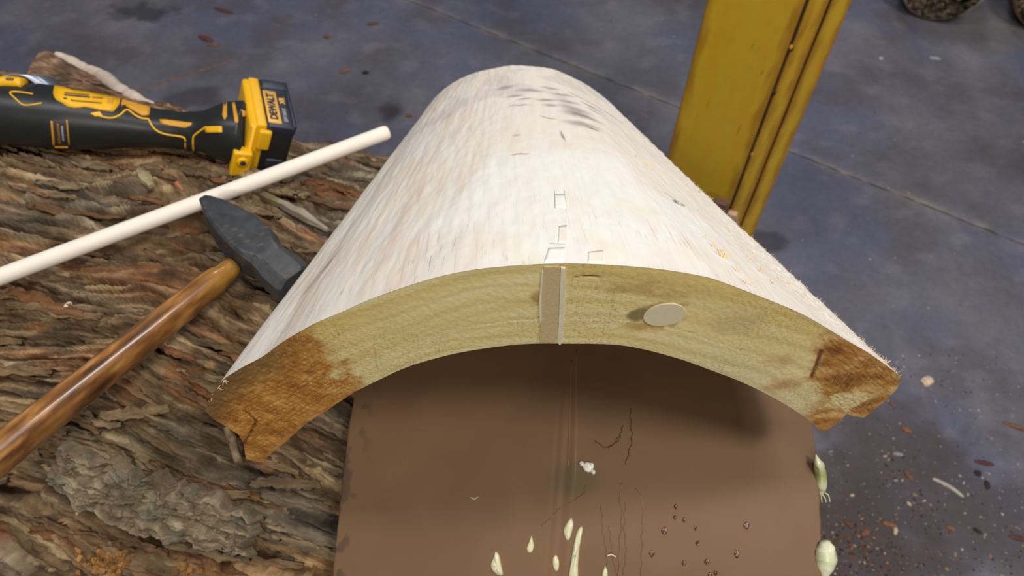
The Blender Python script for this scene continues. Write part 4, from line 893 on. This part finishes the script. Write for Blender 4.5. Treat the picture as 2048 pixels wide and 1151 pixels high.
def chunk():
    # split chunk with a pale torn edge, behind the grinder
    out = [(50, 160), (58, 135), (80, 104), (100, 104), (135, 122), (165, 138), (205, 152), (240, 180), (275, 195), (310, 208), (335, 218), (300, 225), (220, 205), (150, 196), (95, 182), (60, 176)]
    root = empty('split_wood_chunk', log_hit(200, 190, 0.02), 'reddish brown split chunk with a pale torn edge behind the grinder', 'wood chunk')
    A = resample(bez([log_hit(x, y, 0.025) for x, y in out] , 160), 120); c = A.mean(0); tow = unit(CAM - c)
    rings = []
    for k, dd in ((0.94, -0.06), (1.0, -0.03), (1.0, 0.0), (0.95, 0.006), (0.88, 0.012), (0.78, 0.017), (0.66, 0.020), (0.54, 0.023), (0.42, 0.026), (0.3, 0.027), (0.18, 0.028), (0.06, 0.028)):
        Pn = c + (A - c) * k + tow * dd; Pn = Pn + tow * (0.014 * fbm(Pn[:, 0] * 60, Pn[:, 2] * 90, 4, 7, 0.65) * (k < 1))[:, None]; rings.append(Pn)
    V = np.vstack(rings); cc = pal([(0, lin(84, 62, 48)), (0.5, lin(130, 98, 78)), (1, lin(170, 138, 110))], np.clip(0.5 + 0.7 * fbm(V[:, 0] * 30, V[:, 2] * 40, 4, 9), 0, 1))
    cc = mix(cc, lin(70, 62, 46), sstep(0.2, 0.5, fbm(V[:, 0] * 24, V[:, 2] * 24 + 3, 3, 12)) * 0.7)
    loft('chunk', rings, M['bark'], root, True, col=cc)
    edge = [(112, 108), (138, 124), (168, 142), (204, 155), (236, 180), (270, 197), (306, 208)]
    P = bez([log_hit(x, y, 0.025) + tow * 0.004 for x, y in edge], 60); r = np.interp(np.linspace(0, 1, 60), [0, .2, .5, .8, 1], [.004, .011, .012, .009, .003]) * (1 + 0.25 * fbm(np.linspace(0, 9, 60), np.zeros(60), 3, 3))
    o = tube('torn_edge', P, r, material('torn_sapwood', lin(206, 188, 172), 0.8, var=0.15, var_scale=80, bump=0.5, bump_scale=120, bump_dist=0.003), root, 12); tag(o, 'pale torn sapwood edge')
chunk()
tw = empty('twig', depth_at(468, 890, 0.655), 'short flaky twig on the bark beside the brown lower corner of the slab', 'twig')
_P = bez([log_hit(455, 852, 0.022), log_hit(464, 878, 0.020), log_hit(472, 905, 0.020), log_hit(480, 926, 0.016)], 24)
_c = pal([(0, lin(84, 66, 46)), (1, lin(178, 156, 120))], np.clip(0.45 + 0.8 * fbm(np.repeat(np.arange(24) * 0.15, 9), np.tile(np.arange(9), 24) * 0.4, 3, 3), 0, 1))
tube('stick', _P, 0.0042 * (1 + 0.2 * fbm(np.linspace(0, 2.5, 24), np.zeros(24), 3, 8)), M['plain'], tw, 9, col=_c)

# chips: little solid shards with split, uneven faces
def chip(px, py, L, Wd, Th, col, yaw, label, cat='wood chip', where='floor', name='wood_chip', bend=0.0, group=None):
    r = random.Random(int(px * 7 + py)); n = 9
    if where == 'floor': p = on_floor(px, py); up = UPV; ex = np.array([1.0, 0, 0])
    else:
        p, _ = cast(LOGB, px, py); s, b = log_sb(p); up = log_norm(b); ex = AX
    ey = np.cross(up, ex); e1 = ex * math.cos(yaw) + ey * math.sin(yaw); e2 = np.cross(up, e1); rings = []
    for k in range(n):
        t = k / (n - 1); w_ = Wd * (0.35 + 0.65 * math.sin(math.pi * min(0.97, max(0.03, t))) ** 0.6) * r.uniform(0.8, 1.15); h_ = Th * r.uniform(0.8, 1.2) * (0.5 + 0.5 * math.sin(math.pi * min(0.97, max(0.03, t))))
        c = p + e1 * (t - 0.5) * L + e2 * bend * L * (t - 0.5) ** 2 * 4
        rings.append(np.array([c + e2 * w_ * a + up * h_ * z for a, z in ((-.5, 0.0), (-.42, .7), (0.05 + r.uniform(-.1, .1), 1.0), (.42, .6), (.5, 0.0))]))
    V = len(rings) * 5; cc = np.array([np.asarray(col) * r.uniform(0.75, 1.2) for _ in range(V)])
    return tag(loft(name, rings, M['plain'], None, False, col=cc), label, cat, group)
B_, O_, CR, DK, RD, GR = lin(110, 80, 58), lin(130, 88, 62), lin(206, 188, 152), lin(46, 38, 36), lin(92, 58, 52), lin(140, 134, 138)
chip(1853, 763, .026, .024, .012, lin(216, 194, 170), 0.5, 'pale triangular wood chip on the floor right of the slab corner')
chip(1897, 972, .060, .009, .004, lin(176, 166, 154), -0.62, 'long pale curved sliver lying on the floor at the lower right', bend=-0.06)
chip(1796, 908, .020, .009, .004, GR, -0.1, 'small grey flake on the floor above the brown chip')
chip(1817, 951, .026, .012, .005, B_, -1.2, 'narrow brown chip on the floor left of the pale sliver')
chip(1779, 1048, .026, .011, .005, O_, -0.2, 'orange chip on the dirty floor beside the cream peg-like chip')
chip(1790, 1062, .015, .008, .006, CR, 1.2, 'cream peg-like chip touching the orange chip on the floor')
chip(1731, 1065, .019, .012, .004, O_ * 0.8, 0.5, 'dull orange chip nearest the lower glue blob')
chip(1901, 1056, .015, .012, .005, O_, -0.5, 'squarish orange crumb on the floor below the pale sliver', 'crumb', name='wood_crumb')
chip(1974, 969, .018, .012, .004, DK, 1.4, 'black square chip right of the pale sliver')
chip(1955, 946, .014, .014, .004, DK, 0.3, 'black round crumb above the black square chip', 'crumb', name='wood_crumb')
chip(1954, 1061, .016, .009, .004, DK, -0.6, 'small black chip low on the right part of the floor')
chip(2035, 1075, .030, .012, .004, RD, -0.15, 'dark red chip at the right edge near the bottom')
chip(2032, 854, .050, .010, .006, B_, -0.4, 'brown stick fragment at the right edge of the floor')
chip(1812, 859, .019, .015, .006, O_, -0.6, 'orange brown chip just below the right slab corner')
chip(1783, 808, .015, .008, .004, B_, -0.9, 'tiny brown chip close to the right slab corner')
chip(1968, 925, .036, .010, .004, RD * 0.8, -0.15, 'flat reddish brown splinter above the black crumb')
chip(1697, 1047, .018, .010, .004, B_ * 0.8, -0.8, 'dark brown chip between the two glue blobs')
chip(1691, 986, .009, .006, .003, RD * 1.4, -1.2, 'tiny red crumb beside the upper glue blob', 'crumb', name='wood_crumb')
chip(1704, 990, .008, .006, .003, CR, 0.2, 'tiny white crumb beside the red crumb', 'crumb', name='wood_crumb')
chip(1818, 1007, .009, .005, .004, CR, -1.0, 'tiny white peg on the floor below the grey flake', 'crumb', name='wood_crumb')
chip(412, 78, .055, .022, .010, RD * 1.1, -0.5, 'reddish bark chip on the floor far behind the grinder')
chip(428, 92, .045, .012, .006, B_, 0.1, 'thin brown chip touching the reddish bark chip')
chip(655, 75, .030, .016, .006, B_, -0.1, 'brown chip on the floor above the grinder battery')
chip(745, 48, .036, .016, .006, B_ * 0.8, 0.3, 'brown chip farthest back on the left floor')
chip(690, 143, .026, .022, .008, O_, 0.5, 'orange chip on the floor right of the grinder battery')
chip(731, 146, .020, .016, .006, DK, 0.2, 'black crumb beside the orange chip near the battery', 'crumb', name='wood_crumb')
chip(818, 232, .020, .014, .006, O_, 0.1, 'small orange crumb beside the far left slab corner', 'crumb', name='wood_crumb')
chip(447, 22, .070, .02, .005, RD, -0.4, 'faded red flake near the top of the photo', 'flake', name='bark_flake')
chip(1870, 117, .034, .014, .005, lin(156, 154, 160), -0.2, 'pale grey flake on the floor right of the post', 'flake', name='paint_flake')
chip(1762, 117, .012, .012, .004, lin(190, 190, 196), 0, 'tiny white crumb on the floor just right of the post', 'crumb', name='plaster_crumb')
chip(1852, 18, .03, .016, .008, lin(190, 184, 180), 0.6, 'white crumb under the rounded log end at the top', 'crumb', name='plaster_crumb')
def leaning(px, py, yy, wd, th, col, label, cat, name):
    d = ray(px, py); P = CAM + d * (yy / d[1]); foot = np.array([P[0] + 0.004, P[1] - 0.03, 0.0]); n = 26; rings = []
    e = unit([0.96, -0.28, 0]); f = np.array([0.28, 0.96, 0]); ts = np.linspace(0, 1, n); wb = fbm(ts * 6, ts * 0, 3, int(px), 0.6); wc = fbm(ts * 7, ts * 0 + 5, 3, int(px) + 1, 0.6)
    for k, t in enumerate(ts):
        c = foot + (P - foot) * t; w_ = wd * (0.9 + 0.3 * wb[k]) * (1 if t < 0.9 else 1 - 4 * (t - 0.9)); h_ = th * (1 + 0.3 * wc[k])
        rings.append(np.array([c + e * w_ * a + f * h_ * b for a, b in ((-.5, 0), (-.4, -.5), (0, -.6 + .3 * wb[k]), (.4, -.5), (.5, 0), (.4, .4), (-.4, .4))]))
    V = np.vstack(rings); cc = np.asarray(col) * (1 + 0.45 * fbm(V[:, 0] * 90, V[:, 2] * 40, 3, 9))[:, None]
    tag(loft(name, rings, M['plain'], None, False, col=cc), label, cat)
leaning(1443, 402, 1.085, .050, .018, lin(104, 78, 68), 'dark brown bark piece standing against the foot of the yellow post', 'bark', 'bark_piece')
leaning(1466, 425, 1.045, .034, .014, lin(196, 160, 130), 'tan wood offcut in front of the bark piece at the post foot', 'wood offcut', 'wood_offcut')
chip(136, 612, .010, .006, .005, lin(216, 206, 190), 1.2, 'tiny white chip on the bark above the hammer handle', where='log')
chip(160, 1016, .014, .005, .004, lin(200, 176, 130), 1.3, 'small tan sliver on the bark left of the loose bark strip', where='log')
chip(290, 385 - 30, .045, .014, .009, lin(150, 136, 104), -0.6, 'flat grey green bark flake between the grinder and the dowel', 'bark', 'log', 'bark_flake')
chip(345, 358, .060, .008, .006, lin(168, 112, 78), -0.55, 'thin orange bark splinter below the grinder handle', 'bark', 'log', 'bark_splinter')
chip(590, 425, .10, .010, .010, lin(150, 138, 122), -0.30, 'long grey bark splinter right of the hammer head', 'bark', 'log', 'bark_splinter')
chip(520, 392, .11, .011, .010, lin(132, 116, 88), -0.22, 'long brown bark splinter just under the dowel', 'bark', 'log', 'bark_splinter')

# orange crumbs in the lower left corner
def crumbs():
    root = empty('crumb_clump', log_hit(215, 1125, 0.01), 'clump of orange wood crumbs on the bark at the bottom left', 'wood crumbs', None, 'stuff'); r = random.Random(9); V, Fc, Cc = [], [], []
    for k in range(150):
        px, py = r.gauss(212, 28), r.gauss(1126, 13)
        if k > 125: px, py = r.gauss(375, 14), r.gauss(1142, 6)
        p, _ = cast(LOGB, px, min(py, 1160))
        if p is None: continue
        s = r.uniform(0.001, 0.0032); o = len(V); ax = [unit([r.gauss(0, 1) for _ in range(3)]) for _ in range(1)][0]; d, e, u = frame_from(ax)
        for a, b, c in ((-1, -1, -1), (1, -1, -1), (1, 1, -1), (-1, 1, -1), (-1, -1, 1), (1, -1, 1), (1, 1, 1), (-1, 1, 1)): V.append(p + UPV * s * 0.6 + s * (a * d + 0.7 * b * e + 0.5 * c * u)); Cc.append(lin(156, 112, 62) * (0.6 + 0.6 * ((k * 37) % 10) / 10))
        Fc += [tuple(o + i for i in f) for f in ((0, 3, 2, 1), (4, 5, 6, 7), (0, 1, 5, 4), (1, 2, 6, 5), (2, 3, 7, 6), (3, 0, 4, 7))]
    o = mesh('crumbs', V, Fc, M['plain'], root, False, np.array(Cc)); o['kind'] = 'stuff'
crumbs()
def specks():
    r = random.Random(12); V, Fc, Cc = [], [], []
    tones = [lin(200, 188, 168), lin(176, 140, 96), lin(120, 74, 44), lin(60, 44, 38), lin(36, 30, 32), lin(150, 148, 154), lin(92, 60, 40)]
    for k in range(3600):
        if k < 1500: px, py = r.gauss(1735, 75), r.gauss(1080, 70)
        elif k < 2600: px, py = r.uniform(1640, 2060), r.uniform(700, 1170)
        else: px, py = r.uniform(600, 2060), r.uniform(0, 900)
        p = on_floor(px, py)
        if px < 600 or np.hypot(p[0] - 0.45, p[1] - 1.22) < 0.26 or (p[0] > 0.9 and p[1] > 1.95): continue
        s = r.choice((0.0005, 0.0007, 0.0009, 0.0012, 0.0020)) * (1.2 if k < 1500 else 1); a = r.random() * 6.28; e = np.array([math.cos(a), math.sin(a), 0]) * s * r.uniform(0.8, 2.0); f = np.array([-math.sin(a), math.cos(a), 0]) * s
        t = tones[r.choice((2, 3, 3, 4, 6, 6, 6, 2, 1))] if k < 1500 else tones[r.choice((0, 0, 1, 3, 4, 4, 5, 6))]
        o = len(V); V += [p - e, p + f, p + e, p - f, p + UPV * s * 0.8 + e * 0.2]; Cc += [t] * 5; Fc += [(o, o + 4, o + 1), (o + 1, o + 4, o + 2), (o + 2, o + 4, o + 3), (o + 3, o + 4, o)]
    tag(mesh('sawdust_specks', V, Fc, M['plain'], None, False, np.array(Cc)), 'fine sawdust and dirt specks scattered over the concrete floor', 'sawdust', None, 'stuff')
specks()

# log rounds just entering the frame at the top right
def round_end(px, py, rad, col, label, lean, seed, x_off=0.0):
    p = on_floor(px, py); root = empty('log_round', p, label, 'log'); n, q = 40, 64
    ax = unit([math.cos(lean), math.sin(lean), 0]); sd = np.cross(UPV, ax); c0 = p + UPV * rad + sd * rad * 0.15
    rings = []
    for k in range(n):
        t = k / (n - 1); a = np.linspace(0, 2 * math.pi, q, endpoint=False); rr = rad * (1 - 0.10 * max(0, 1 - t * 10) ** 2) * (1 + 0.03 * fbm(np.cos(a) * 2 + t * 5, np.sin(a) * 2, 3, seed))
        P = c0 + ax * (t - 0.5) * 0.26 + np.cos(a)[:, None] * sd * rr[:, None] + np.sin(a)[:, None] * UPV * rr[:, None]; P[:, 2] = np.maximum(P[:, 2], 0.0005); rings.append(P)
    V = np.vstack(rings); cc = mix(np.tile(col * 0.7, (len(V), 1)), col * 1.2, 0.5 + 0.5 * fbm(V[:, 0] * 16, V[:, 2] * 30 + V[:, 1] * 16, 4, seed))
    loft('bark', rings, M['bark'], root, True, caps=False, col=cc)
    for k in (0, n - 1):
        cen = rings[k].mean(0); rg = [cen + (rings[k] - cen) * s for s in np.linspace(1, 0.05, 14)]; V2 = np.vstack(rg); tt = np.repeat(np.linspace(1, 0, 14), q)
        loft('sawn_end', rg, M['plain'], root, True, col=pal([(0, lin(176, 150, 122)), (1, lin(206, 186, 160))], 0.5 + 0.5 * np.sin(tt * 60)))
round_end(1868, 6, 0.13, lin(190, 172, 158), 'rounded pale log end at the top edge right of the post', 1.25, 5)
round_end(2085, 30, 0.13, lin(156, 122, 98), 'brown log end in the top right corner', 1.25, 6)
